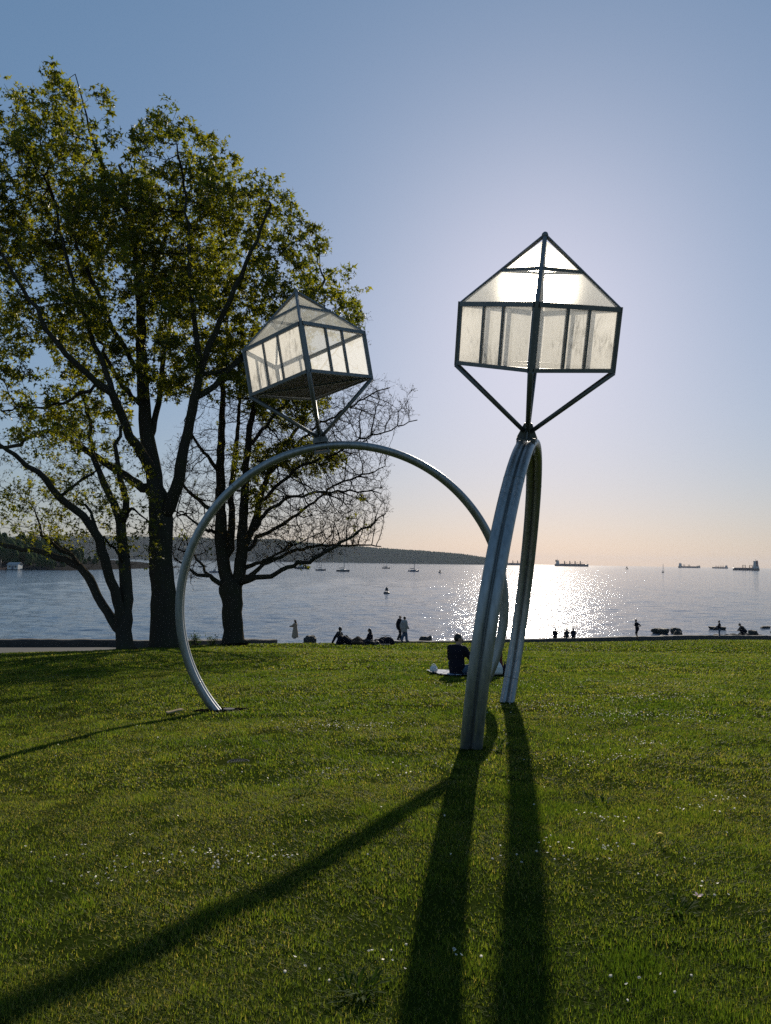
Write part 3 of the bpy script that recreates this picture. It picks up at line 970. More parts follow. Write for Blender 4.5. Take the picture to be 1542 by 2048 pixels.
def leaf_mat(name, a, b, trans_mul):
    m = NM(name)
    at = m.n('Attribute', attribute_name='tone')
    c = m.mix(at.outputs['Fac'], a, b)
    df = m.n('BsdfPrincipled')
    m.l(c, df.inputs['Base Color'])
    df.inputs['Roughness'].default_value = 0.55
    df.inputs['Specular IOR Level'].default_value = 0.3
    tl = m.n('BsdfTranslucent')
    m.l(m.mix(1.0, c, trans_mul, 'MULTIPLY'), tl.inputs['Color'])
    ms = m.n('MixShader')
    ms.inputs[0].default_value = 0.5
    m.l(df.outputs[0], ms.inputs[1])
    m.l(tl.outputs[0], ms.inputs[2])
    return m.done(ms)
MAT_LEAF = leaf_mat('young_maple_leaf', (0.022, 0.038, 0.007), (0.138, 0.138, 0.014), (2.9, 2.65, 1.0))
MAT_BUD = leaf_mat('opening_buds', (0.035, 0.028, 0.014), (0.07, 0.06, 0.022), (1.5, 1.3, 1.0))

def star_leaf():
    """a five-lobed maple leaf: centre plus outline, in the plane z=0, stalk at the origin, tip on +y"""
    out = []
    for ang, rad in ((-90, .16), (15, .74), (52, .33), (90, 1.05), (128, .33), (165, .74)):
        out.append((math.cos(R_(ang)) * rad * .8, math.sin(R_(ang)) * rad * .85 + .22, 0))
    return np.array([(0, .22, 0)] + out)
LEAF = star_leaf()
_n = len(LEAF) - 1
LEAF_F = np.array([(0, 1 + i, 1 + (i + 1) % _n) for i in range(_n)])

PIPE = 1.95
def grow(limbs, crown, n_att, step, kill, infl, rng, droop, first_free, jitter=0.25, rep=90, clump=0.0):
    pos, par, rad, fix = [], [], [], []
    for li, l in enumerate(limbs):
        pts = [Vector(q[:3]) for q in l]
        rr = [q[3] for q in l]
        if li == 0:
            prev = -1
        else:
            P = np.array(pos)
            prev = int(((P - np.array(pts[0])) ** 2).sum(1).argmin())
        for k in range(len(pts) - 1):
            d = pts[k + 1] - pts[k]
            n = max(1, int(d.length / (step * 1.3)))
            for s in range(n + (1 if k == len(pts) - 2 else 0)):
                t = s / n
                p = pts[k] + d * t
                if li > 0 and k == 0 and s == 0:
                    continue
                w = Vector((rng.normal(), rng.normal(), rng.normal())) * (0.045 if (li > 0 and rr[k] < .12) else .02)
                pos.append(tuple(p + w)); par.append(prev); prev = len(pos) - 1
                rad.append(rr[k] * (1 - t) + rr[k + 1] * t); fix.append(True)
    n_limb = len(pos)
    # attraction points in the crown volumes
    vol = np.array([c[3] * c[4] * c[5] * c[6] for c in crown])
    A = []
    for c, w in zip(crown, vol / vol.sum()):
        k = int(n_att * w) + 1
        q = rng.normal(size=(k, 3))
        q /= np.linalg.norm(q, axis=1)[:, None]
        q *= (rng.random(k) ** (1 / 2.2))[:, None]
        A.append(q * np.array(c[3:6]) + np.array(c[:3]))
    A = np.concatenate(A)
    if clump > 0:                              # foliage gathers in masses with gaps between them
        nz = np.array([noise.noise(Vector(p) * .42 + Vector((n_att, 0, 0))) + .45 * noise.noise(Vector(p) * 1.1) for p in A])
        A = A[nz > np.quantile(nz, clump)]
    P = np.array(pos)
    ok = np.array([True] * n_limb)
    ok[np.array(rad) > first_free] = False
    idx = np.where(ok)[0]
    best = np.full(len(A), 1e9)
    bi = np.zeros(len(A), int)
    for s in range(0, len(A), 1500):
        D = ((A[s:s + 1500, None] - P[None, idx]) ** 2).sum(2)
        j = D.argmin(1)
        best[s:s + 1500] = D[np.arange(len(j)), j]
        bi[s:s + 1500] = idx[j]
    alive = best > kill ** 2
    newp = list(map(np.array, pos))
    kids = {}
    for it in range(rep):
        use = alive & (best < infl ** 2)
        if not use.any():
            break
        ids = bi[use]
        un, inv = np.unique(ids, return_inverse=True)
        base = np.array([newp[u] for u in un])
        dv = A[use] - base[inv]
        dv /= np.linalg.norm(dv, axis=1)[:, None]
        acc = np.zeros((len(un), 3))
        np.add.at(acc, inv, dv)
        acc /= np.linalg.norm(acc, axis=1)[:, None] + 1e-9
        acc += rng.normal(size=acc.shape) * jitter
        acc[:, 2] -= droop
        acc /= np.linalg.norm(acc, axis=1)[:, None]
        npos = base + acc * step
        fresh = []
        for u, q in zip(un, npos):
            if kids.get(u, 0) >= 4:
                continue
            kids[u] = kids.get(u, 0) + 1
            newp.append(q); par.append(int(u)); rad.append(0); fix.append(False)
            fresh.append(len(newp) - 1)
        # nodes that keep adding children without progress lose their points
        for u in un:
            if kids.get(u, 0) >= 4:
                alive[use & (bi == u)] = False
        if not fresh:
            continue
        Q = np.array([newp[i] for i in fresh])
        al = np.where(alive)[0]
        for s in range(0, len(al), 3000):
            ii = al[s:s + 3000]
            D = ((A[ii, None] - Q[None]) ** 2).sum(2)
            j = D.argmin(1)
            dm = D[np.arange(len(j)), j]
            b = dm < best[ii]
            best[ii[b]] = dm[b]
            bi[ii[b]] = np.array(fresh)[j[b]]
        alive &= best > kill ** 2
    return np.array(newp), np.array(par), np.array(rad), np.array(fix)

def maple(label, limbs, crown, seed, n_att, step, kill, infl, droop, leaf_rate, leaf_size, tip_r=0.007, leaf_zone=None, twigs=2, twig_len=0.35, bud_rate=0.0, first_free=0.3, n_leaf=6, cap_r=0.16, clump=0.0, bud_size=.045, jitter=.25, shoots=0, spread=.75):
    rng = np.random.default_rng(seed)
    random.seed(seed)
    P, par, rad, fix = grow(limbs, crown, n_att, step, kill, infl, rng, droop, first_free, jitter, clump=clump)
    N = len(P)
    area = np.zeros(N)
    nch = np.zeros(N, int)
    for i in range(N):
        if par[i] >= 0: nch[par[i]] += 1
    order = range(N - 1, -1, -1)               # children always come after parents
    for i in order:
        if area[i] == 0: area[i] = tip_r ** PIPE
        if par[i] >= 0: area[par[i]] += area[i]
    pr = area ** (1 / PIPE)
    R = np.where(fix, rad, np.minimum(pr, cap_r))
    # a side twig never is thicker than what it grows from
    for i in range(N):
        if par[i] >= 0 and not fix[i]: R[i] = min(R[i], R[par[i]] * 0.92)
    # chains
    best = np.full(N, -1)
    for i in range(N):
        p = par[i]
        if p >= 0 and (best[p] < 0 or (R[i], area[i]) > (R[best[p]], area[best[p]])):
            best[p] = i
    thick, thin = MB(), MB()
    base = Vector(P[0])
    for i in range(N):
        p = par[i]
        if p >= 0 and best[p] == i: continue   # continues its parent's chain
        ch = ([p] if p >= 0 else []) + [i]
        while best[ch[-1]] >= 0: ch.append(best[ch[-1]])
        if len(ch) < 2: continue
        pts = [P[k] for k in ch]
        rr = [R[k] for k in ch]
        if p >= 0: rr[0] = min(R[p], rr[1] * 1.15)
        if len(ch) > 1 and not fix[ch[-1]]: rr[-1] *= 0.6
        # split where the limb becomes thin
        k0 = next((k for k, r in enumerate(rr) if r < 0.055), len(rr))
        if k0 >= 2:
            a_ = list(rr[:k0 + 1]); q = [Vector(x) for x in pts[:k0 + 1]]
            n = 20 if a_[0] > .3 else 10 if a_[0] > .12 else 6
            j0 = len(thick.v)
            thick.tube(q, a_, n)
            if a_[0] > .12:                    # knobbly bark outline
                for j in range(j0, len(thick.v)):
                    vv = Vector(thick.v[j])
                    k = (j - j0) // n
                    k = min(k, len(q) - 1)
                    s = 1 + 0.11 * noise.noise(vv * 1.6) + 0.07 * noise.noise(Vector((vv.x * 6, vv.y * 6, vv.z * 1.5)))
                    if p < 0 and k == 0: s *= 1.12 + .40 * noise.noise(Vector((vv.x * 3.4, vv.y * 3.4, 0)))
                    thick.v[j] = tuple(q[k] + (vv - q[k]) * s)
        if k0 < len(rr) - 1:
            s = max(0, k0 - 0)
            n = 4 if rr[s] > .03 else 3
            thin.tube([Vector(x) for x in pts[s:]], rr[s:], n, caps=False)
    # twigs and leaves at the thin ends
    LV, LF, LT = [], [], []
    BV, BF, BT = [], [], []
    n_l = 0
    fine = np.where((~fix) & (R < 0.03))[0]
    cl = []
    for i in fine:
        tip = nch[i] == 0
        if not tip and rng.random() > 0.55: continue
        d = P[i] - P[par[i]]
        d = d / (np.linalg.norm(d) + 1e-9)
        for t in range(twigs + (1 if tip else 0)):
            q = d + rng.normal(size=3) * spread
            q[2] += .35
            q /= np.linalg.norm(q)
            L = twig_len * rng.uniform(.5, 1.2)
            p1 = P[i] + q * L * .5
            q2 = q + rng.normal(size=3) * .45
            q2[2] += .25
            q2 /= np.linalg.norm(q2)
            p2 = p1 + q2 * L * .5
            r0 = min(R[i] * .8, tip_r * 1.0)
            thin.tube([Vector(P[i]), Vector(p1), Vector(p2)], [r0, r0 * .8, r0 * .5], 3, caps=False)
            cl.append((p2, q2))
    # long new shoots that stand clear of the crown's outline, each with a tuft at its end
    if shoots:
        tips = np.array([i for i in fine if nch[i] == 0])
        mid = np.array([c[:3] for c in crown]).mean(0)
        outw = (P[tips] - mid) * np.array([.7, .4, 1.0])
        sc = np.linalg.norm(outw, axis=1) + rng.random(len(tips)) * 2.5
        sc[P[tips][:, 2] < mid[2] - 1] = 0
        for i in tips[np.argsort(-sc)[:shoots]]:
            d = (P[i] - mid) / (np.linalg.norm(P[i] - mid) + 1e-9) * .6 + rng.normal(size=3) * .25 + np.array([0, 0, .8])
            d /= np.linalg.norm(d)
            L = rng.uniform(.4, 1.0)
            a1 = P[i] + d * L * .5 + rng.normal(size=3) * .06
            a2 = P[i] + d * L + rng.normal(size=3) * .1
            thin.tube([Vector(P[i]), Vector(a1), Vector(a2)], [.011, .009, .006], 4, caps=False)
            for _ in range(rng.integers(1, 4)):
                cl.append((a2 + rng.normal(size=3) * .12, d))
            if rng.random() < .5: cl.append((a1, d))
    for p2, q2 in cl:
        lz = leaf_rate(p2) if callable(leaf_rate) else leaf_rate
        if rng.random() < lz:
            k = rng.poisson(n_leaf) + 2
            tone0 = rng.random() ** 2.1
            size0 = leaf_size * rng.uniform(.7, 1.35)
            for _ in range(k):
                dirv = q2 * .3 + rng.normal(size=3)
                dirv[2] -= .55
                dirv /= np.linalg.norm(dirv)
                s = size0 * rng.uniform(.7, 1.2)
                up = rng.normal(size=3) + np.array([0, 0, .9])
                x = np.cross(dirv, up); x /= np.linalg.norm(x) + 1e-9
                z = np.cross(x, dirv)
                o = p2 + rng.normal(size=3) * .10
                fold = np.abs(LEAF[:, :1]) * .35
                LV.append(o + s * (LEAF[:, :1] * x + LEAF[:, 1:2] * dirv - fold * z))
                LT.append(np.full(len(LEAF), np.clip(tone0 * .6 + rng.random() * .5, 0, 1)))
        elif rng.random() < bud_rate:
            for _ in range(rng.integers(2, 5)):
                dirv = q2 + rng.normal(size=3) * .7
                dirv /= np.linalg.norm(dirv)
                x = np.cross(dirv, rng.normal(size=3)); x /= np.linalg.norm(x)
                o = p2 + rng.normal(size=3) * .05
                s = bud_size * rng.uniform(.6, 1.5)
                y = np.cross(x, dirv)
                BV.append(np.array([o, o + s * (dirv * .6 + x * .35), o + s * dirv * 1.3, o + s * (dirv * .6 - x * .35), o + s * (dirv * .6 + y * .3)]))
                BT.append(np.full(5, rng.random()))
    root = thing('maple_tree', label, 'tree', base)
    off = np.array(base)
    thick.build('trunk', MAT_BARK, root, True)
    tag(thin.build('branches', MAT_TWIG, root, False), kind='stuff')
    if LV:
        V = np.concatenate(LV) - off
        F = (np.arange(len(LV))[:, None, None] * len(LEAF) + LEAF_F[None]).reshape(-1, 3)
        tag(raw_mesh('crown', V, F, MAT_LEAF, root, fattr={'tone': np.concatenate(LT)}), kind='stuff')
    if BV:
        V = np.concatenate(BV) - off
        Fq = np.array([(0, 1, 2), (0, 2, 3), (0, 4, 2)])
        F = (np.arange(len(BV))[:, None, None] * 5 + Fq[None]).reshape(-1, 3)
        tag(raw_mesh('buds', V, F, MAT_BUD, root, fattr={'tone': np.concatenate(BT)}), kind='stuff')
    print('TREE', label, 'nodes', N, 'leaves', len(LV), 'buds', len(BV), 'thin faces', len(thin.f))
    return root

maple('tall maple with a thick straight trunk and a broad crown of young yellow-green leaves', LIMBS_2, CROWN_2, 11,
      11500, 0.32, 0.44, 4.0, -0.02, 0.82, 0.215, tip_r=.0095, twigs=2, twig_len=.42, bud_rate=.3, n_leaf=8, clump=.51, shoots=80)
maple('smaller leaning maple whose three dark stems spread from one foot beside the path', LIMBS_1, CROWN_1, 12,
      1900, 0.28, 0.42, 3.0, 0.0, 0.38, 0.15, twigs=2, twig_len=.38, bud_rate=.5, n_leaf=6, first_free=.22, clump=.15)
ZONES = [((-4.34, 39.2, 14.48), (2.25, 2.5, .93)), ((-6.69, 39.2, 12.57), (.93, 2, 1.32)), ((-4.68, 39.2, 17.58), (1.59, 3, 1.06)),
         ((-7.26, 39.2, 14.03), (1.06, 2.5, 1.59)), ((-5.77, 39.2, 18.11), (2.38, 3.5, 2.12)), ((-2.35, 39.2, 22.0), (1.06, 2, 1.32))]
def rate3(p):
    for c, r in ZONES:
        if sum(((p[k] - c[k]) / r[k]) ** 2 for k in range(3)) < 1:
            return .7
    return .003
maple('forked maple with mostly bare spreading twigs behind the face-on steel ring', LIMBS_3, CROWN_3, 13,
      11000, 0.25, 0.31, 3.5, -0.01, rate3, 0.18, tip_r=.0105, twigs=2, twig_len=.42, bud_rate=.5, n_leaf=6, clump=.10, jitter=.07, spread=.40)
# ------------------------------------------------------------------ grass blades on the lawn
def grass_mat():
    m = NM('grass_blade')
    at = m.n('Attribute', attribute_name='tone')
    c = m.ramp(at.outputs['Fac'], [(0.0, (0.036, 0.068, 0.010)), (0.35, (0.080, 0.117, 0.019)), (0.68, (0.132, 0.152, 0.029)), (0.86, (0.172, 0.160, 0.046)), (1.0, (0.28, 0.23, 0.10))])
    df = m.n('BsdfPrincipled')
    m.l(c, df.inputs['Base Color'])
    df.inputs['Roughness'].default_value = 0.6
    df.inputs['Specular IOR Level'].default_value = 0.05
    tl = m.n('BsdfTranslucent')
    m.l(m.mix(1.0, c, (2.4, 2.35, 0.9), 'MULTIPLY'), tl.inputs['Color'])
    ms = m.n('MixShader')
    ms.inputs[0].default_value = 0.45
    m.l(df.outputs[0], ms.inputs[1])
    m.l(tl.outputs[0], ms.inputs[2])
    return m.done(ms)
MAT_GRASS = grass_mat()

def mown(x, y):
    """patchy growth: 0 thin and yellowish .. 1 lush and dark"""
    return np.clip(1.7 * fnoise(x * 0.9 + 9, y * 0.9 + 3, 4) - 0.85 + 0.7 * fnoise(x * 0.16 + 2, y * 0.16, 2), 0, 1)
def tuft(x, y):
    return np.clip(4.0 * (fnoise(x * 2.6 + 70, y * 2.6 + 11, 3) - 0.57), 0, 1)
BARE = [(-2.62, 12.15, 0.42, 0.22), (0.98, 8.25, 0.16, 0.12), (2.1, 12.6, 0.2, 0.15), (-1.46, 7.71, 0.24, 0.15)]

def grass_band(y0, y1, n, wid, hgt, segs, slope=0.66, marg=1.6, beside=0):
    # even in area over a wedge that is wider than the view
    y = np.sqrt(RNG.random(n) * (y1 ** 2 - y0 ** 2) + y0 ** 2) if y0 > 0 else y0 + RNG.random(n) * (y1 - y0)
    x = (RNG.random(n) * 2 - 1) * (y * slope + min(marg, .5 + y0 * .2))
    if beside:                                 # thinner cover on the lawn left and right of the view
        x = np.where(RNG.random(n) < .5, -1, 1) * (np.maximum(y, 0) * slope + min(marg, .5 + y0 * .2) + RNG.random(n) ** 1.3 * beside)
    keep = y < edge_y(x) - 0.02
    g = mown(x, y)
    t = tuft(x, y)
    keep &= RNG.random(n) < np.clip(1.9 * fnoise(x * 3.3 + 7, y * 3.3 + 50, 3) - .25, .25, 1) + t
    for bx, by, ra, rb in BARE:
        keep &= ((x - bx) / ra) ** 2 + ((y - by) / rb) ** 2 > 1 + RNG.normal(size=n) * .25
    x, y, g, t = x[keep], y[keep], g[keep], t[keep]
    n = len(x)
    z = lawn_z(x, y) - 0.004
    az = RNG.random(n) * 2 * np.pi
    fine = fnoise(x * 7 + 31, y * 7 + 5, 2)
    h = hgt * RNG.uniform(0.45, 1.25, n) * (0.6 + 0.3 * g + 0.45 * t + .4 * np.clip(fine * 2 - .55, 0, 1))
    w = wid * RNG.uniform(0.7, 1.3, n)
    lean = np.abs(RNG.normal(1.0, 0.75, n)) * hgt
    dx, dy = np.cos(az), np.sin(az)
    sx, sy = -dy * w / 2, dx * w / 2
    tone = np.clip(0.60 - 0.48 * g - .2 * t - .25 * (fine - .5) + RNG.normal(0, 0.19, n) + 0.45 * (RNG.random(n) < 0.08), 0, 1)
    if segs == 2:
        m1, m2 = 0.35, 0.55
        V = np.stack([np.stack([x - sx, y - sy, z], 1), np.stack([x + sx, y + sy, z], 1),
                      np.stack([x + dx * lean * m1 + sx * .8, y + dy * lean * m1 + sy * .8, z + h * m2], 1),
                      np.stack([x + dx * lean * m1 - sx * .8, y + dy * lean * m1 - sy * .8, z + h * m2], 1),
                      np.stack([x + dx * lean, y + dy * lean, z + h * .92], 1)], 1)
        F = np.array([(0, 1, 2), (0, 2, 3), (3, 2, 4)])
    else:
        V = np.stack([np.stack([x - sx, y - sy, z], 1), np.stack([x + sx, y + sy, z], 1),
                      np.stack([x + dx * lean * .8, y + dy * lean * .8, z + h], 1)], 1)
        F = np.array([(0, 1, 2)])
    k = V.shape[1]
    return V.reshape(-1, 3), (np.arange(n)[:, None, None] * k + F[None]).reshape(-1, 3), np.repeat(tone, k)

VS, FS, TS = [], [], []
off = 0
for args in ((1.6, 3.4, 230000, .0034, .025, 1), (3.4, 6.5, 350000, .0050, .026, 1), (6.5, 11, 280000, .0088, .030, 1),
             (11, 20, 270000, .016, .036, 1), (20, 36, 210000, .031, .042, 1), (36, 82, 150000, .056, .055, 1)):
    V, F, T = grass_band(*args)
    VS.append(V); FS.append(F + off); TS.append(T)
    off += len(V)
for args in ((-2.5, 3.4, 45000, .0075, .030, 1), (3.4, 6.5, 55000, .009, .030, 1), (6.5, 11, 55000, .0125, .032, 1), (11, 20, 45000, .022, .038, 1), (20, 36, 25000, .04, .044, 1)):
    V, F, T = grass_band(*args, beside=4.5 if args[0] > 0 else 4.0)
    VS.append(V); FS.append(F + off); TS.append(T)
    off += len(V)
go = raw_mesh('grass', np.concatenate(VS), np.concatenate(FS), MAT_GRASS, fattr={'tone': np.concatenate(TS)})
tag(go, kind='stuff')
print('GRASS tris', sum(len(f) for f in FS))

# daisies, in drifts
m = NM('daisy_petal')
df = m.n('BsdfDiffuse')
df.inputs['Color'].default_value = (.80, .79, .76, 1)
tl = m.n('BsdfTranslucent')
tl.inputs['Color'].default_value = (.85, .82, .74, 1)
ms = m.n('MixShader')
ms.inputs[0].default_value = .62
m.l(df.outputs[0], ms.inputs[1]); m.l(tl.outputs[0], ms.inputs[2])
MAT_PETAL = m.done(ms)
def daisies():
    V, F = [], []
    n = 0
    pts = []
    drifts = [(-1.15, 4.6, .5, .18, 45), (-.75, 4.55, .35, .15, 16), (-1.6, 4.35, .4, .2, 14), (1.3, 4.75, .45, .14, 22), (1.62, 5.5, .25, .14, 14), (2.4, 5.75, .3, .14, 14), (2.7, 6.1, .4, .2, 12), (.9, 4.6, .5, .2, 12),
              (2.2, 7.6, .7, .35, 40), (3.0, 8.8, .7, .4, 40), (.05, 6.9, .5, .3, 12), (-.3, 7.0, .7, .4, 14), (-.4, 9.8, 1.0, .35, 90), (3.7, 10.9, 1.2, .7, 170), (4.8, 13.6, 1.5, .7, 130), (2.7, 12.0, .8, .5, 60),
              (5.6, 17.0, 2.2, 1.1, 110), (2.5, 16.0, 2.0, .8, 70), (8, 25, 3, 2, 110), (9, 36, 5, 4, 160), (15, 50, 7, 5, 160), (-6, 26, 4, 3, 40), (5, 38, 6, 4, 110), (-.05, 3.25, .35, .12, 12), (1.05, 3.1, .2, .1, 7), (.4, 3.35, .12, .08, 5),
              (1.75, 4.05, .5, .3, 10), (-2.1, 4.9, .5, .3, 10), (0, 8, 5, 4, 90), (0, 15, 8, 6, 120)]
    for cx, cy, sx, sy, k in drifts:
        for _ in range(k):
            pts.append((random.gauss(cx, sx * .55), random.gauss(cy, sy * .55)))
    for x, y in pts:
        if y < 1.5 or y > float(edge_y(x)) - .4: continue
        z = float(lawn_z(x, y))
        r = random.uniform(.0055, .0082) * (1 + y * .028)
        h = random.uniform(.03, .05) + y * .0006
        tx, ty = random.gauss(0, .35), random.gauss(-.15, .35)
        k = 7
        c = Vector((x, y, z + h))
        nn = Vector((tx, ty, 1)).normalized()
        u = nn.cross(Vector((0, 1, .1))).normalized()
        w = nn.cross(u)
        V.append(tuple(c - nn * .003))
        for q in range(2 * k):
            a = math.pi * q / k
            rr = r if q % 2 == 0 else r * .72
            V.append(tuple(c + u * math.cos(a) * rr + w * math.sin(a) * rr + nn * (.002 if q % 2 else .0)))
        F += [(n, n + 1 + q, n + 1 + (q + 1) % (2 * k)) for q in range(2 * k)]
        n += 2 * k + 1
    o = raw_mesh('daisies', np.array(V), np.array(F), MAT_PETAL)
    tag(o, kind='stuff')
daisies()

# ragged weed tufts that stand above the mown blades
m = NM('weed_leaf')
f = m.noise(m.coord(), 8.0, 3)
c = m.mix(f, (0.022, 0.046, 0.008), (0.045, 0.075, 0.012))
df = m.principled(c, 0.8, spec=0.06)
tl = m.n('BsdfTranslucent')
m.l(m.mix(1.0, c, (1.5, 1.6, .8), 'MULTIPLY'), tl.inputs['Color'])
ms = m.n('MixShader')
ms.inputs[0].default_value = 0.4
m.l(df.outputs[0], ms.inputs[1]); m.l(tl.outputs[0], ms.inputs[2])
MAT_WEED = m.done(ms)
def weed(x, y, r, n, label, h=.9):
    z = float(lawn_z(x, y))
    root = thing('weed_clump', label, 'weed', (x, y, z), 0, 'weed clumps in the lawn')
    for _ in range(n * 2):
        a = random.uniform(0, 6.28)
        L = r * random.uniform(.4, 1.0)
        w = L * random.uniform(.045, .085)
        el = random.uniform(.25, 1.1) * h
        d = Vector((math.cos(a), math.sin(a), 0))
        s = Vector((-d.y, d.x, 0))
        o = Vector((x, y, z)) + d * r * random.uniform(0, .6) + s * random.uniform(-.4, .4) * r
        mb = MB()
        prof = [(0, .25, 0), (.3, .8, .45), (.6, 1.0, .75), (.85, .55, .85), (1, .05, .8)]
        vs = []
        for t, ww, up in prof:
            c = o + d * L * t * math.cos(el * .8) + Vector((0, 0, L * up * math.sin(el)))
            vs += [c - s * w * ww, c + Vector((0, 0, -w * .3 * ww)), c + s * w * ww]
        mb.add(vs, [f for k in range(4) for f in ((3 * k, 3 * k + 1, 3 * k + 4, 3 * k + 3), (3 * k + 1, 3 * k + 2, 3 * k + 5, 3 * k + 4))])
        mb.build('leaf', MAT_WEED, root, True)
weed(-0.08, 3.10, .105, 26, 'bright broad weed clump with daisies at its foot, left of the paired shadows')
weed(1.52, 3.86, .10, 20, 'dark weed clump beside a fallen pale petal on the right of the lawn')
weed(-0.62, 6.2, .13, 14, 'dark weed tuft in the lawn between the ring feet')
weed(1.75, 6.05, .13, 14, 'dark weed tuft right of the far ring foot shadow')
weed(1.30, 8.2, .17, 16, 'lush weed tuft growing just beside the near ring foot')
# ------------------------------------------------------------------ people
SKIN = simple_mat('skin', (0.42, 0.27, 0.20), 0.6, .08)
SKIN_D = simple_mat('skin_brown', (0.26, 0.16, 0.11), 0.6, .08)
HAIR_B = simple_mat('black_hair', (0.012, 0.011, 0.011), 0.5, .3, 40)
HAIR_G = simple_mat('grey_hair', (0.30, 0.29, 0.28), 0.6, .2, 40)
CLOTH = {k: simple_mat(k + '_cloth', c, 0.9, .15, 12, spec=.1) for k, c in dict(
    black=(.014, .014, .022), navy=(.016, .02, .034), charcoal=(.035, .036, .04), pale_grey=(.34, .34, .33), beige=(.36, .26, .18),
    jeans=(.07, .11, .17), pale_blue=(.33, .38, .44), maroon=(.11, .03, .035), white=(.72, .71, .69), brown=(.09, .06, .045), tan=(.28, .2, .14)).items()}
SHOE = {'dark': CLOTH['black'], 'white': CLOTH['white']}

def remesh(mb, name, mat, parent, voxel, smooth_it=3):
    """fuse overlapping volumes into one continuous skin"""
    me = bpy.data.meshes.new(name)
    me.from_pydata(mb.v, [], mb.f)
    o = bpy.data.objects.new(name, me)
    COL.objects.link(o)
    md = o.modifiers.new('r', 'REMESH'); md.mode = 'VOXEL'; md.voxel_size = voxel
    s = o.modifiers.new('s', 'SMOOTH'); s.factor = 0.5; s.iterations = smooth_it
    dg = bpy.context.evaluated_depsgraph_get()
    new = bpy.data.meshes.new_from_object(o.evaluated_get(dg))
    o.modifiers.clear()
    o.data = new
    bpy.data.meshes.remove(me)
    new.name = name
    new.materials.clear()
    new.materials.append(mat)
    new.polygons.foreach_set('use_smooth', [True] * len(new.polygons))
    o.parent = parent
    return o

def limb(mb, pts, rad, n=10):
    """tapering rounded limb through joints"""
    P, Rr = [], []
    pts = [Vector(p) for p in pts]
    for i in range(len(pts) - 1):
        k = 5
        for s in range(k):
            t = s / k
            P.append(pts[i].lerp(pts[i + 1], t)); Rr.append(rad[i] + (rad[i + 1] - rad[i]) * (t * t * (3 - 2 * t)))
    P.append(pts[-1]); Rr.append(rad[-1])
    mb.tube(P, Rr, n)
    for p, r in zip(pts, rad): mb.ball(p, r * .99, n, 6)

STAND = dict(pelvis=(0, 0, .93), chest=(0, .0, 1.30), neck=(0, .0, 1.47), head=(0, .03, 1.63),
             shL=(-.185, 0, 1.42), elL=(-.25, -.03, 1.14), wrL=(-.25, .08, .90), shR=(.185, 0, 1.42), elR=(.25, -.03, 1.14), wrR=(.25, .08, .90),
             hiL=(-.09, 0, .93), knL=(-.10, .02, .50), anL=(-.10, -.02, .08), hiR=(.09, 0, .93), knR=(.10, .02, .50), anR=(.10, -.02, .08),
             toeL=(-.12, .15, .035), toeR=(.12, .15, .035), face=(0, 1, 0))
def pose(**kw):
    d = dict(STAND); d.update(kw); return d
SIT = pose(pelvis=(0, 0, .13), chest=(0, .02, .50), neck=(0, .04, .68), head=(0, .07, .84), shL=(-.19, .02, .62), elL=(-.27, .12, .36), wrL=(-.16, .32, .26),
           shR=(.19, .02, .62), elR=(.27, .12, .36), wrR=(.16, .32, .26), hiL=(-.10, .02, .12), knL=(-.36, .32, .20), anL=(.06, .40, .08), hiR=(.10, .02, .12), knR=(.36, .32, .20), anR=(-.08, .33, .08),
           toeL=(.22, .42, .06), toeR=(-.22, .33, .06))
SITLEGS = pose(pelvis=(0, 0, .13), chest=(0, -.10, .49), neck=(0, -.12, .67), head=(0, -.08, .83), shL=(-.19, -.11, .61), elL=(-.27, -.26, .36), wrL=(-.27, -.42, .08), shR=(.19, -.11, .61), elR=(.27, -.26, .36), wrR=(.27, -.42, .08),
               hiL=(-.10, .02, .13), knL=(-.13, .36, .40), anL=(-.13, .62, .08), hiR=(.10, .02, .13), knR=(.13, .42, .28), anR=(.13, .78, .08), toeL=(-.14, .78, .06), toeR=(.14, .86, .20))
RECLINE = pose(pelvis=(0, 0, .14), chest=(0, -.32, .30), neck=(0, -.47, .42), head=(0, -.56, .56), shL=(-.19, -.43, .36), elL=(-.27, -.62, .12), wrL=(-.2, -.40, .08), shR=(.19, -.43, .36), elR=(.27, -.62, .12), wrR=(.18, -.38, .08),
               hiL=(-.09, .04, .13), knL=(-.12, .40, .36), anL=(-.11, .66, .08), hiR=(.09, .04, .13), knR=(.12, .46, .16), anR=(.10, .86, .08), toeL=(-.11, .80, .06), toeR=(.10, .94, .20))
LIE = pose(pelvis=(0, 0, .13), chest=(0, -.36, .13), neck=(0, -.56, .13), head=(0, -.70, .15), shL=(-.19, -.50, .12), elL=(-.30, -.34, .18), wrL=(-.12, -.18, .24), shR=(.19, -.50, .12), elR=(.36, -.62, .10), wrR=(.16, -.80, .10),
           hiL=(-.09, .04, .12), knL=(-.11, .38, .40), anL=(-.11, .58, .08), hiR=(.09, .04, .12), knR=(.10, .38, .38), anR=(.10, .62, .08), toeL=(-.11, .72, .06), toeR=(.1, .76, .06), face=(0, .4, 1))
BENCH = pose(pelvis=(0, 0, .12), chest=(0, .03, .48), neck=(0, .06, .65), head=(0, .09, .80), shL=(-.19, .04, .59), elL=(-.20, .16, .34), wrL=(-.10, .34, .22), shR=(.19, .04, .59), elR=(.20, .16, .34), wrR=(.15, .30, .20),
             hiL=(-.1, .0, .10), knL=(-.11, .42, .10), anL=(-.11, .46, -.32), hiR=(.1, 0, .10), knR=(.11, .42, .10), anR=(.11, .44, -.32), toeL=(-.11, .6, -.35), toeR=(.11, .6, -.35))
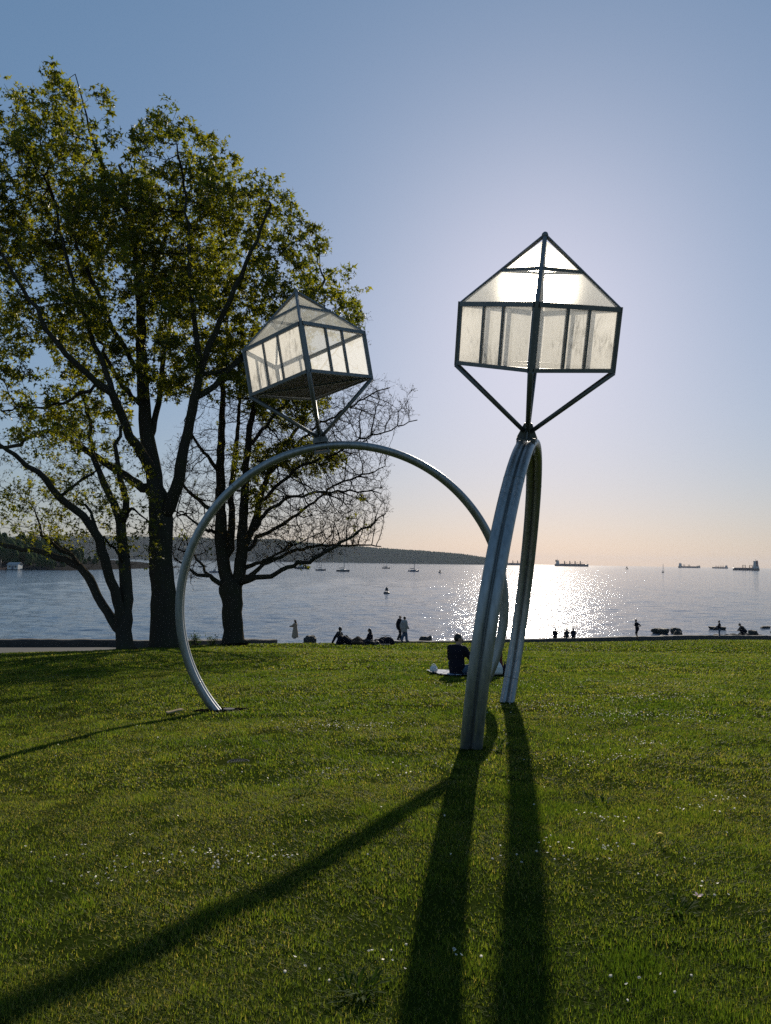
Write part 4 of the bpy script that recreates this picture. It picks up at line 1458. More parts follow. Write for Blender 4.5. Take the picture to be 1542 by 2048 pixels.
WALK = pose(knL=(-.10, .14, .50), anL=(-.10, .24, .09), toeL=(-.11, .42, .07), knR=(.10, .03, .51), anR=(.10, -.30, .14), toeR=(.11, -.16, .035), elL=(-.24, -.10, 1.15), wrL=(-.25, -.10, .90), elR=(.24, .02, 1.14), wrR=(.24, .18, .95))
JOG = pose(pelvis=(0, 0, .95), chest=(0, .06, 1.31), neck=(0, .09, 1.47), head=(0, .13, 1.63), shL=(-.185, .06, 1.42), shR=(.185, .06, 1.42), elL=(-.30, -.16, 1.20), wrL=(-.22, .10, 1.14), elR=(.30, .0, 1.17), wrR=(.16, .26, 1.26),
           knL=(-.10, .22, .56), anL=(-.10, .04, .20), toeL=(-.11, .18, .10), knR=(.10, .0, .50), anR=(.10, -.14, .08), toeR=(.11, .02, .035))
CROUCH = pose(pelvis=(0, -.02, .32), chest=(0, .20, .60), neck=(0, .34, .74), head=(0, .43, .86), shL=(-.19, .28, .70), shR=(.19, .28, .70), elL=(-.24, .44, .48), wrL=(-.10, .58, .36), elR=(.24, .44, .48), wrR=(.10, .58, .36),
              hiL=(-.1, 0, .32), knL=(-.16, .44, .42), anL=(-.12, .14, .08), hiR=(.1, 0, .32), knR=(.16, .44, .42), anR=(.12, .14, .08), toeL=(-.14, .30, .04), toeR=(.14, .30, .04))

def person(label, loc, heading, J, skin, hair, top, bottom, shoe='dark', size=1.0, voxel=.013, group=None, shorts=False, dress=False, hat=None, bald=False, long_hair=False, head_turn=0.0, short_sleeves=False, bulk=0.0):
    """heading: compass angle of the facing direction, clockwise from +Y"""
    J = {k: Vector(v) for k, v in J.items()}
    root = thing('person', label, 'person', loc, -R_(heading), group)
    root.scale = (size,) * 3
    side = (J['shR'] - J['shL']).normalized()
    spine = (J['neck'] - J['pelvis']).normalized()
    front = spine.cross(side) * -1
    if front.dot(J['face']) < 0 and abs(front.dot(J['face'])) > .1: front = -front
    b = MB()
    def torso(mb, grow, top_t=1.0):
        rings = []
        stations = ((0, .125, .10), (.12, .165, .115), (.38, .135, .095), (.70, .165, .11), (.9, .165, .10), (1.0, .10, .08))
        for t, rx, ry in stations:
            if t > top_t: break
            c = J['pelvis'].lerp(J['chest'], t / .62) if t < .62 else J['chest'].lerp(J['neck'] - spine * .03, (t - .62) / .38)
            c = c - spine * (.10 * (1 - t) if t < .12 else 0)
            f = spine.cross(side)
            rings.append([c + side * ((rx + grow) * math.cos(2 * math.pi * k / 16)) + f * ((ry + grow) * math.sin(2 * math.pi * k / 16)) for k in range(16)])
        mb.loft(rings)
    torso(b, 0)
    limb(b, [J['neck'] - spine * .06, J['neck'].lerp(J['head'], .6)], [.066, .055])
    for s in 'LR':
        limb(b, [J['sh' + s], J['el' + s], J['wr' + s]], [.052, .04, .028])
        limb(b, [J['hi' + s], J['kn' + s], J['an' + s]], [.085, .058, .038])
        limb(b, [J['an' + s], J['toe' + s]], [.042, .032])
        # hand: palm, four fingers of different length, thumb off the side
        w = J['wr' + s]
        d = (w - J['el' + s]).normalized()
        sd = d.cross(Vector((0, 0, 1)))
        sd = sd.normalized() if sd.length > .1 else Vector((1, 0, 0))
        nn = d.cross(sd)
        b.ball(w + d * .05, (.04, .05, .018), 10, 6, (sd, d, nn))
        for q, L in zip((-.030, -.010, .010, .030), (.062, .075, .078, .07)):
            a0 = w + d * .085 + sd * q
            k1 = a0 + d * L * .55 + nn * .006 + sd * q * .25
            limb(b, [a0, k1, k1 + d * L * .35 + nn * .022], [.0095, .009, .008], 6)
        t0 = w + d * .03 + sd * .035
        limb(b, [t0, t0 + sd * .03 + d * .025, t0 + sd * .036 + d * .055 + nn * .01], [.013, .011, .009], 6)
    # head with brow, nose, chin, ears
    h = J['head']
    fdir = J['face'].normalized()
    hup = (J['head'] - J['neck']).normalized()
    hup = (hup * .6 + Vector((0, 0, 1)) * .4 if J is not None and J['face'].z < .5 else hup).normalized()
    fdir = Matrix.Rotation(-head_turn, 3, 'Z') @ fdir
    fdir = (fdir - hup * fdir.dot(hup)).normalized()
    hs = fdir.cross(hup).normalized()
    ax = (hs, fdir, hup)
    b.ball(h, (.074, .093, .108), 16, 12, ax)
    b.ball(h + fdir * .03 - hup * .065, (.052, .062, .052), 12, 8, ax)
    limb(b, [h + fdir * .088 + hup * .02, h + fdir * .112 - hup * .022], [.010, .022], 8)
    b.ball(h + fdir * .088 - hup * .058, (.024, .012, .010), 8, 5, ax)
    for q in (-1, 1):
        b.ball(h + hs * (.076 * q) - fdir * .005 - hup * .005, (.012, .022, .033), 8, 6, ax)
        b.ball(h + fdir * .082 + hs * (.03 * q) + hup * .022, (.02, .012, .009), 8, 5, ax)
    body = remesh(b, 'body', skin, root, voxel, 2)
    # eyes
    for q in (-1, 1):
        e = MB().ball(h + fdir * .084 + hs * (.03 * q) + hup * .008, .011, 8, 6)
        e.build('eye', HAIR_B, body, True, local=True)
    # clothes
    g = MB()
    torso(g, .036 + bulk, .95)
    for s in 'LR':
        if short_sleeves:
            limb(g, [J['sh' + s], J['sh' + s].lerp(J['el' + s], .7)], [.072, .062])
        else:
            limb(g, [J['sh' + s], J['el' + s], J['el' + s].lerp(J['wr' + s], .93)], [.080 + bulk * .5, .064 + bulk * .5, .048 + bulk * .5])
    limb(g, [J['shL'] * .96 + J['neck'] * .04, J['neck'] - spine * .035, J['shR'] * .96 + J['neck'] * .04], [.074, .086, .074])
    if dress:
        rings = []
        for t, r in ((0, .21), (.25, .27), (.6, .33), (1, .38)):
            c = J['pelvis'] + Vector((0, 0, .1)) * (1 - t) + Vector((0, 0, -(J['pelvis'].z - .12) * t))
            rings.append([c + Vector((r * math.cos(2 * math.pi * k / 16) * (1 + .06 * math.sin(5 * k)), r * .85 * math.sin(2 * math.pi * k / 16), 0)) for k in range(16)])
        g.loft(rings)
    else:
        rings = []
        f = spine.cross(side)
        for t, rx, ry in ((-.10 - bulk * 2.2, .17 + bulk, .125 + bulk), (.0, .178 + bulk, .13 + bulk), (.15, .165 + bulk, .125 + bulk)):
            c = J['pelvis'] + spine * t
            rings.append([c + side * (rx * math.cos(2 * math.pi * k / 16)) + f * (ry * math.sin(2 * math.pi * k / 16)) for k in range(16)])
        g.loft(rings)
    remesh(g, 'dress' if dress else 'jacket' if not short_sleeves else 'shirt', top, root, max(.018, voxel * 1.15), 3)
    if not dress:
        g = MB()
        for s in 'LR':
            if shorts:
                limb(g, [J['hi' + s], J['hi' + s].lerp(J['kn' + s], .85)], [.108, .092])
            else:
                limb(g, [J['hi' + s], J['kn' + s], J['kn' + s].lerp(J['an' + s], .92)], [.104 + bulk * .3, .076 + bulk * .5, .062 + bulk * .5])
        g.ball(J['pelvis'] - spine * .03, (.155, .12, .12), 14, 8, (side, spine.cross(side), spine))
        remesh(g, 'shorts' if shorts else 'trousers', bottom, root, max(.018, voxel * 1.15), 3)
    for s in 'LR':
        a, t = J['an' + s], J['toe' + s]
        g = MB()
        d = (t - a).normalized()
        limb(g, [a - d * .03 + Vector((0, 0, -.02)), a.lerp(t, .5), t], [.05, .046, .038], 8)
        remesh(g, 'shoe', SHOE[shoe], root, .022, 2)
    if not bald:
        g = MB()
        g.ball(h + hup * .022 - fdir * .016, (.085, .098, .106), 14, 10, ax)
        vs = [Vector(p) for p in g.v]
        # keep the face open: push the front of the cap back inside the head
        g.v = [tuple(p if (p - h).dot(fdir) < .035 + max(0, (p - h).dot(hup) - .035) * 1.2 else h + (p - h) * .72) for p in vs]
        g.v = [tuple(Vector(p) if (Vector(p) - h).dot(hup) > -.06 or (Vector(p) - h).dot(fdir) < -.0 else h + (Vector(p) - h) * .7) for p in g.v]
        if long_hair:
            limb(g, [h - fdir * .05, h - fdir * .075 - hup * .12, h - fdir * .07 - hup * .24], [.075, .07, .04])
        g.build('hair', hair, root, True, local=True)
    if hat:
        g = MB()
        rings = []
        for r, z in ((.155, .045), (.16, .052), (.098, .065), (.094, .12), (.07, .145), (.01, .15)):
            rings.append([h + hs * (r * math.cos(2 * math.pi * k / 16)) + fdir * (r * 1.05 * math.sin(2 * math.pi * k / 16)) + hup * z for k in range(16)])
        g.loft(rings)
        g.build('hat', hat, root, True, local=True)
    return root

def gz(x, y): return float(lawn_z(x, y))

# picnic pair on their blanket, 19 m off
person('man in black jacket sitting cross-legged on the blanket with his back turned', (1.83, 18.6, gz(1.83, 18.6) + .03), 38, pose(**{**SIT, 'elR': (.29, .16, .40), 'wrR': (.22, .40, .36)}), SKIN, HAIR_B,
       CLOTH['black'], CLOTH['jeans'], 'dark', 1.04, .009, head_turn=.75, bulk=.015)
person('woman in maroon sitting on the blanket, half hidden behind the near steel ring', (2.92, 19.1, gz(2.92, 19.1) + .015), 258, SIT, SKIN, HAIR_B, CLOTH['maroon'], CLOTH['black'], 'white', .98, .010, long_hair=True)
# couple strolling where the lawn meets the path
person('bald person in black jacket walking beside the one in the pale jacket', (1.15, 53.9, gz(1.2, 51.4) - .1), 70, pose(**{**WALK, 'anL': (-.1, .14, .08), 'toeL': (-.11, .31, .05), 'knL': (-.1, .09, .5), 'anR': (.1, -.16, .1), 'toeR': (.11, -.02, .035)}), SKIN, HAIR_G, CLOTH['black'], CLOTH['charcoal'], 'dark', 1.04, .022, bald=True, bulk=.04)
person('person with dark hair in pale grey jacket and jeans walking by the lawn edge', (1.47, 53.2, gz(1.6, 51.4) - .1), 55, pose(**{**WALK, 'knL': (-.1, .03, .51), 'anL': (-.1, -.16, .1), 'toeL': (-.11, -.02, .035), 'knR': (.1, .1, .5), 'anR': (.1, .15, .08), 'toeR': (.11, .32, .05)}),
       SKIN, HAIR_B, CLOTH['pale_grey'], CLOTH['jeans'], 'dark', 1.02, .022, bulk=.06)
# the beach walker
person('woman in long beige dress and sunhat beside a dark boulder', (-8.35, 70.5, 1.62), 285, pose(elL=(-.22, .22, 1.2), wrL=(-.16, .48, 1.14), elR=(.24, .12, 1.16), wrR=(.18, .38, 1.1)), SKIN, HAIR_B, CLOTH['beige'], CLOTH['beige'], 'dark', 1.0, .022, bulk=.05, dress=True, hat=CLOTH['tan'], long_hair=True)
# the group lounging at the brow
person('person in navy jacket sitting upright and leaning back, leftmost of the lounging group', (-2.47, 43.9, gz(-2.47, 43.9)), 62, SITLEGS, SKIN_D, HAIR_B, CLOTH['navy'], CLOTH['charcoal'], 'dark', 1.08, .022, 'people lounging at the lawn edge', bulk=.03)
person('person in black reclining low next to the upright navy sitter', (-1.95, 43.5, gz(-1.95, 43.5)), 95, RECLINE, SKIN_D, HAIR_B, CLOTH['black'], CLOTH['brown'], 'dark', 1.05, .022, 'people lounging at the lawn edge', bulk=.04)
person('person in dark clothes lying flat with raised knees in the middle of the lounging group', (-1.12, 44.1, gz(-1.12, 44.1)), 275, LIE, SKIN, HAIR_B, CLOTH['charcoal'], CLOTH['brown'], 'dark', 1.05, .022, 'people lounging at the lawn edge', bulk=.04)
person('long-haired person in black sitting next to the dark bags', (-.78, 44.5, gz(-.78, 44.5)), 285, SIT, SKIN, HAIR_B, CLOTH['black'], CLOTH['black'], 'dark', 1.0, .022, 'people lounging at the lawn edge', long_hair=True, bulk=.03)
# along the seawall on the right
def on_wall(x): return (x, float(wall_y(x)) + .22, float(ground_z(x, wall_y(x))) - .11 + float(np.interp(x, [4, 12, 22, 40], [.16, .34, .45, .55])))
for x, hd, lab, hr, c in ((14.5, 8, 'dark figure sitting alone on the seawall in the sun glitter, leftmost of three', HAIR_B, 'black'),
                       (15.7, -10, 'middle figure of the three sitting on the seawall before the sun glitter', HAIR_B, 'charcoal'),
                       (16.35, 15, 'dark figure sitting close to the middle one on the seawall, rightmost of three', HAIR_B, 'navy')):
    person(lab, on_wall(x), hd, BENCH, SKIN, hr, CLOTH[c], CLOTH['charcoal'], 'dark', .86, .025, 'three people sitting on the seawall')
person('jogger in dark shirt and shorts running along the path', (22.2, 65.3, gz(22.2, 63.9) - .02), 255, JOG, SKIN, HAIR_B, CLOTH['black'], CLOTH['black'], 'dark', 1.02, .024, shorts=True, short_sleeves=True)
person('person in black jacket and jeans standing on the path before a flat boulder', (33.9, 75.3, gz(33.9, 73.2) - .02), 290, pose(elL=(-.24, .12, 1.16), wrL=(-.1, .32, 1.12), elR=(.24, .1, 1.16), wrR=(.08, .3, 1.1)), SKIN, HAIR_B, CLOTH['black'], CLOTH['jeans'], 'dark', 1.0, .024)
person('person in dark clothes crouching on top of the seawall among low rocks', (38.6, float(wall_y(38.6)) + .25, on_wall(38.6)[2]), 285, CROUCH, SKIN, HAIR_B, CLOTH['charcoal'], CLOTH['black'], 'dark', 1.25, .025)
# ------------------------------------------------------------------ small things on the lawn
m = NM('blanket_check')
tc = m.coord((1, 1, 1))
ck = m.n('TexChecker')
ck.inputs['Scale'].default_value = 7.0
ck.inputs['Color1'].default_value = (.62, .63, .66, 1)
ck.inputs['Color2'].default_value = (.06, .09, .18, 1)
m.l(tc, ck.inputs['Vector'])
MAT_BLANKET = m.done(m.principled(ck.outputs['Color'], 0.9, spec=.1))
MAT_WHITE = simple_mat('white_paint', (.72, .72, .70), .5, .05)
MAT_DARK = CLOTH['black']
bx, by = 2.22, 19.2
n = 22
V, F = [], []
for j in range(n):
    for i in range(n):
        u, v = i / (n - 1) - .5, j / (n - 1) - .5
        x, y = u * 1.9, v * 1.5
        a = R_(12)
        X, Y = bx + x * math.cos(a) - y * math.sin(a), by + x * math.sin(a) + y * math.cos(a)
        V.append((X - bx, Y - by, gz(X, Y) - gz(bx, by) + .05 + .03 * noise.noise(Vector((X * 3, Y * 3, 0)))))
F = [(j * n + i, j * n + i + 1, (j + 1) * n + i + 1, (j + 1) * n + i) for j in range(n - 1) for i in range(n - 1)]
F = F + [tuple(len(V) + q for q in f[::-1]) for f in F]
V = V + [(a, b, c - .012) for a, b, c in V]
mb = MB(); mb.add(V, F)
o = mb.build('picnic_blanket', MAT_BLANKET, None, True)
o.location = (bx, by, gz(bx, by))
tag(o, 'blue and white checked picnic blanket under the seated pair', 'blanket')

def lathe(mb, prof, c=(0, 0, 0), n=16):
    c = Vector(c)
    return mb.loft([[c + Vector((r * math.cos(2 * math.pi * k / n), r * math.sin(2 * math.pi * k / n), z)) for k in range(n)] for r, z in prof])

def soft_bag(name, label, loc, s, mat, cat, rz=0, group=None, strap=True):
    root = thing(name, label, cat, loc, rz, group)
    mb = MB()
    rings = []
    for z, k in ((0, .92), (.12, 1.0), (.5, .95), (.8, .72), (.95, .45), (1.0, .1)):
        rings.append([Vector((s[0] / 2 * k * math.copysign(abs(math.cos(a)) ** .6, math.cos(a)), s[1] / 2 * k * math.copysign(abs(math.sin(a)) ** .6, math.sin(a)),
                              s[2] * z * (1 + .1 * noise.noise(Vector((a, z * 3, s[0] * 9)))))) for a in [2 * math.pi * q / 18 for q in range(18)]])
    mb.loft(rings)
    mb.build('bag_body', mat, root, True, local=True)
    if strap:
        mb = MB()
        mb.tube([(s[0] * .25 * math.cos(t) , s[1] * .1, s[2] * (.9 + .32 * math.sin(t))) for t in [math.pi * q / 8 for q in range(9)]], .012, 6)
        mb.build('handle', mat, root, True, local=True)
    mb = MB()
    mb.box((0, -s[1] * .49, s[2] * .38), (s[0] * .6, .05, s[2] * .42))
    mb.build('pocket', mat, root, False, local=True)
    return root
soft_bag('tote_bag', 'small white bag slumped at the left end of the picnic blanket', (1.30, 19.15, gz(1.3, 19.15) + .06), (.2, .14, .15), MAT_WHITE, 'bag', .3)
def cup(label, loc):
    root = thing('takeaway_cup', label, 'cup', loc)
    mb = MB(); lathe(mb, [(.031, 0), (.043, .115), (.040, .115), (.03, .01)]); mb.build('cup_body', simple_mat('cup_paper', (.45, .32, .22), .6), root, True, local=True)
    mb = MB(); lathe(mb, [(.046, .112), (.047, .122), (.041, .13), (.02, .134)]); mb.build('lid', MAT_DARK, root, True, local=True)
cup('brown paper cup standing behind the small white bag', (1.31, 19.35, gz(1.31, 19.35) + .06))
soft_bag('shopping_bag', 'white shopping bag on the blanket between the steel ring legs', (2.80, 18.55, gz(2.8, 18.55) + .06), (.34, .2, .30), MAT_WHITE, 'bag', .1)
soft_bag('shoulder_bag', 'small black bag next to the white shopping bag on the blanket', (3.06, 18.62, gz(3.06, 18.62) + .06), (.2, .16, .24), MAT_DARK, 'bag', -.2)
soft_bag('duffel_bag', 'black duffel bag lying beside the long-haired lounger', (-.3, 44.7, gz(-.3, 44.7)), (.75, .4, .34), MAT_DARK, 'bag', .1)
soft_bag('backpack', 'rounded black backpack, farthest right of the lounging group', (.28, 45.2, gz(.28, 45.2)), (.8, .45, .46), MAT_DARK, 'bag', .2)
soft_bag('day_bag', 'charcoal bag lying behind the black duffel bag', (.0, 45.6, gz(.0, 45.6)), (.7, .4, .46), CLOTH['charcoal'], 'bag', -.2)
# thin ground sheet of the group
mb = MB()
q = [(-2.8, 43.2), (.4, 44.2), (.3, 45.3), (-2.9, 44.4)]
mb.hexa([(x, y, gz(x, y) + .03) for x, y in q] + [(x, y, gz(x, y) + .055) for x, y in q])
tag(mb.build('ground_sheet', CLOTH['pale_grey']), 'pale sheet spread under the lounging group at the lawn edge', 'blanket')

# utility cover in the turf
root = thing('utility_cover', 'small grey plastic utility cover sunk in the turf below the face-on ring', 'cover', (-1.46, 7.71, gz(-1.46, 7.71)))
MAT_COVER = simple_mat('cover_plastic', (.07, .075, .075), .95, .2, 20, spec=.05)
mb = MB(); lathe(mb, [(.115, -.03), (.115, .0), (.10, .002), (.10, -.012)], n=24); mb.build('rim', MAT_COVER, root, False, local=True)
mb = MB(); lathe(mb, [(.098, -.03), (.098, -.006), (.01, -.005)], n=24); mb.build('lid', MAT_COVER, root, False, local=True)
mb = MB()
for i in range(-3, 4):
    for j in range(-3, 4):
        if i * i + j * j < 12: mb.box((i * .024, j * .024, -.003), (.014, .014, .007))
tag(mb.build('studs', MAT_COVER, root, False, local=True), kind='stuff')
# bare soil and concrete pad at the face-on ring's foot
mb = MB()
cx, cy = -2.46, 12.06
mb.loft([[Vector((cx + .09 * math.cos(a) * (1 + .1 * noise.noise(Vector((a, 0, 0)))), cy + .07 * math.sin(a), gz(cx, cy) + z)) for a in [2 * math.pi * q / 14 for q in range(14)]] for z in (-.05, .035)])
o = mb.build('concrete_pad', simple_mat('pale_concrete', (.22, .21, .19), .95, .2, 12, spec=0), None, False, loc=(cx, cy, gz(cx, cy)))
tag(o, 'pale concrete pad at the foot of the face-on steel ring', 'footing')
mb = MB()
for _ in range(110):
    a, r = random.uniform(0, 6.28), random.random() ** .5
    x, y = -2.60 + .42 * r * math.cos(a), 12.16 + .20 * r * math.sin(a)
    s = random.uniform(.012, .035)
    mb.ball((x, y, gz(x, y) + s * .3), (s * 1.4, s, s * .6), 5, 3)
tag(mb.build('loose_soil', simple_mat('dark_soil', (.03, .022, .015), .95, .4, 20, spec=0)), kind='stuff')
# pale scrap of wood in the grass
mb = MB()
p0 = Vector((-3.26, 11.8, gz(-3.26, 11.8) + .05))
rings = []
for t, w in ((-.5, .02), (-.3, .06), (0, .085), (.3, .07), (.5, .02)):
    c = p0 + Vector((t * .25, t * .05, .0 + t * .05 + .01 * math.sin(t * 9)))
    rings.append([c + Vector((0, -w, -.008)), c + Vector((0, w, -.004)), c + Vector((0, w, .012)), c + Vector((0, -w, .01))])
mb.loft(rings)
tag(mb.build('driftwood_scrap', simple_mat('pale_wood', (.36, .29, .19), .95, .2, 14, spec=0), None, False, loc=tuple(p0)), 'pale scrap of driftwood lying in the grass left of the ring foot', 'driftwood')
# fallen petal and dandelion
root = thing('fallen_petals', 'fallen pale pink petals in the grass by the dark weed clump', 'petals', (1.66, 3.98, gz(1.66, 3.98) + .03))
MAT_PINK = simple_mat('pink_petal', (.62, .42, .40), .8, .15)
for k in range(4):
    a = k * 1.6
    mb = MB()
    u, w = Vector((math.cos(a), math.sin(a), .3)), Vector((-math.sin(a), math.cos(a), .2))
    vs = [u * .004, u * .012 + w * .008, u * .024 + w * .006, u * .028, u * .024 - w * .006, u * .012 - w * .008]
    mb.add(vs + [v + Vector((0, 0, .002)) for v in vs], [(0, 1, 2, 3, 4, 5), (11, 10, 9, 8, 7, 6)] + [(i, (i + 1) % 6, 6 + (i + 1) % 6, 6 + i) for i in range(6)])
    mb.build('petal', MAT_PINK, root, False, local=True)
root = thing('dandelion', 'single yellow dandelion flower among the daisies', 'flower', (1.82, 4.95, gz(1.82, 4.95)))
mb = MB(); mb.tube([(0, 0, 0), (.004, 0, .06)], .003, 5); mb.build('stalk', MAT_WEED, root, True, local=True)
mb = MB(); lathe(mb, [(.005, .056), (.02, .062), (.024, .068), (.012, .076), (.002, .078)], (.004, 0, 0), 12); mb.build('flower_head', simple_mat('yellow_petal', (.75, .45, .02), .8), root, True, local=True)

# two leafy shrubs and grass tufts at the foot of the bare maple
def shrub(x, y, r, h, n, label, seed):
    random.seed(seed)
    z = gz(x, min(y, float(edge_y(x)) - .1))
    root = thing('shrub', label, 'shrub', (x, y, z), 0, 'low shrubs between the maples')
    st, lv = MB(), MB()
    for k in range(n):
        a = random.uniform(0, 6.28)
        p = Vector((math.cos(a) * r * random.uniform(0, 1), math.sin(a) * r * random.uniform(0, 1), h * random.uniform(.3, 1)))
        b = Vector((p.x * .3, p.y * .3, -.05))
        st.tube([b, b.lerp(p, .6) + Vector((0, 0, .05)), p], [.008, .006, .003], 4)
        for _ in range(16):
            c = b.lerp(p, random.uniform(.4, 1.05)) + Vector((random.gauss(0, .05), random.gauss(0, .05), random.gauss(0, .05)))
            d = Vector((random.gauss(0, 1), random.gauss(0, 1), random.gauss(.4, .7))).normalized()
            _, u, w = perp(d)
            L = random.uniform(.07, .13)
            lv.add([c, c + d * L * .5 + u * L * .2, c + d * L, c + d * L * .5 - u * L * .2], [(0, 1, 2, 3)])
    st.build('stem', MAT_BARK, root, True, local=True)
    tag(lv.build('foliage', MAT_WEED, root, False, local=True), kind='stuff')
shrub(-9.35, 37.2, .42, .65, 26, 'low leafy shrub midway between the thick trunk and the forked maple', 5)
shrub(-8.72, 38.1, .38, .5, 20, 'low leafy shrub closest to the forked maple trunk', 6)

# ------------------------------------------------------------------ rocks on the shore
m = NM('shore_rock')
f = m.noise(m.coord(), 2.5, 8, 0.7)
MAT_ROCK = m.done(m.principled(m.mix(f, (0.018, 0.018, 0.017), (0.075, 0.072, 0.066)), 0.8, 0, m.bump(f, 1.0, 0.12), 0.35))
def rock(label, loc, s, seed, group='dark rocks along the shore'):
    bm_r = random.Random(seed)
    mb = MB()
    mb.ball((0, 0, s[2] * .45), (s[0] / 2, s[1] / 2, s[2] * .6), 22, 14)
    o3 = Vector((seed * 3.7, seed * 1.3, 0))
    out = []
    for p in mb.v:
        p = Vector(p)
        d = Vector((p.x / s[0], p.y / s[1], p.z / s[2]))
        k = 1 + .34 * noise.noise(d * 2.2 + o3) + .14 * noise.noise(d * 6 + o3)
        q = Vector((p.x * k, p.y * k, p.z * k))
        q.z = min(q.z, s[2] * (.86 + .1 * noise.noise(d * 3 + o3)))
        out.append(tuple(q))
    mb.v = out
    o = mb.build('rock', MAT_ROCK, None, True)
    for p in o.data.polygons: p.use_smooth = bm_r.random() < .5
    o.location = loc
    o.rotation_euler = (0, 0, bm_r.uniform(0, .6))
    return tag(o, label, 'rock', group)
rock('wide flat-topped boulder standing in the water right of the jogger', (37.0, 99.8, -.15), (2.3, 1.7, 1.0), 1)
rock('smaller boulder in the water just right of the wide flat-topped boulder', (39.4, 100.6, -.15), (1.5, 1.3, 1.0), 2)
rock('broad low boulder in the water behind the standing person in jeans', (48.6, 108.5, -.15), (2.3, 1.8, .62), 3)
rock('small flat rock in the water behind the crouching person', (57.3, 112.0, -.15), (1.5, 1.0, .5), 4)
rock('dark squared boulder beside the woman in the beige dress', (-6.9, 70.2, .85), (1.15, .9, 1.3), 5)
rock('lone low rock at the water edge right of the strolling couple', (3.6, 63.0, 1.15), (1.3, 1.0, 1.9), 6)
k = 10
for x, dy, s, lab in ((19.6, 6, (1.3, 1.0, 1.0), 'low rock just left of the jogger behind the seawall'), (18.6, 7, (1.7, 1.1, .9), 'flat rock left of the jogger, farther along the seawall'),
                 (25.0, 7, (1.2, 1.0, 1.2), 'rounded rock behind the seawall close to the jogger'), (28.4, 8, (1.9, 1.2, .85), 'flat rock behind the seawall below the wide boulder'),
                 (33.4, 9, (1.0, .8, 1.5), 'small upright rock left of the standing person in jeans'), (35.4, 8, (1.4, 1.0, .8), 'low rock touching the standing person in jeans from behind'),
                 (37.6, 9, (1.6, 1.0, .7), 'long rock between the standing and the crouching person'), (40.0, 9, (1.2, 1.0, .75), 'rock right behind the crouching person'),
                 (43.5, 8, (1.4, 1.0, .7), 'rock right of the crouching person on the shore'), (46.0, 9, (1.2, 1.0, 1.0), 'tall rock at the far right end of the shore rocks'),
                 (31.0, 9, (1.3, 1.0, 1.1), 'rock under the smaller boulder, on the beach by the seawall'), (26.6, 9, (.9, .7, .95), 'small rock on the beach below the gap between the boulders')):
    k += 1
    y = float(wall_y(x)) + dy
    rock(lab, (x, y, .35), s, k)
random.seed(21)
mb = MB()
for _ in range(260):
    x = random.uniform(-12, 60)
    y = float(wall_y(x)) + random.uniform(2, 14)
    s = random.uniform(.15, .45)
    mb.ball((x, y, .9 - (y - float(wall_y(x))) * .05), (s * 1.3, s, s * .7), 6, 4)
tag(mb.build('cobbles', MAT_ROCK, None, True), kind='stuff')
# ------------------------------------------------------------------ boats, ships and buoys
MAT_HULL_D = simple_mat('dark_hull_paint', (.035, .04, .05), .5, .2, .3)
MAT_HULL_W = simple_mat('pale_hull_paint', (.55, .55, .53), .4, .1, 1)
MAT_HULL_B = simple_mat('blue_hull_paint', (.05, .08, .14), .4, .1, 1)
MAT_HULL_R = simple_mat('rusty_red_paint', (.20, .05, .035), .6, .3, .4)
MAT_DECK = simple_mat('deck_house_paint', (.42, .41, .39), .5, .1, .5)
MAT_BUFF = simple_mat('buff_crane_paint', (.42, .23, .10), .5, .15, .5)
MAT_GLASS = simple_mat('dark_window', (.02, .025, .03), .15, .1, 1, spec=.6)
MAT_MAST = simple_mat('grey_mast', (.30, .30, .30), .4, .1, 2)

def hull_rings(L, B, D, bow=.25, stern=.10, rise=.25, n=24):
    """stations of a hull, x forward, deck at z=D with sheer, bottom at -0.3 D"""
    rings = []
    for i in range(n + 1):
        t = i / n
        x = (t - .5) * L
        w = 1.0
        if t < stern: w = .72 + .28 * math.sin(t / stern * math.pi / 2)
        if t > 1 - bow:
            q = (t - 1 + bow) / bow
            w = max(.02, math.cos(q * math.pi / 2) ** .75)
        up = rise * D * max(0, (t - 1 + bow * 1.3) / (bow * 1.3)) ** 2 + .1 * rise * D * max(0, (stern - t) / stern)
        hb = B / 2 * w
        zt = D + up
        keel = w ** .6
        rings.append([Vector((x, -hb, zt)), Vector((x + (.03 * L if t > .97 else 0) * 0, -hb * .97, D * .35)), Vector((x - .02 * L * (t > .9), -hb * .7 * keel, -.25 * D)),
                      Vector((x - .02 * L * (t > .9), hb * .7 * keel, -.25 * D)), Vector((x, hb * .97, D * .35)), Vector((x, hb, zt))])
    return rings

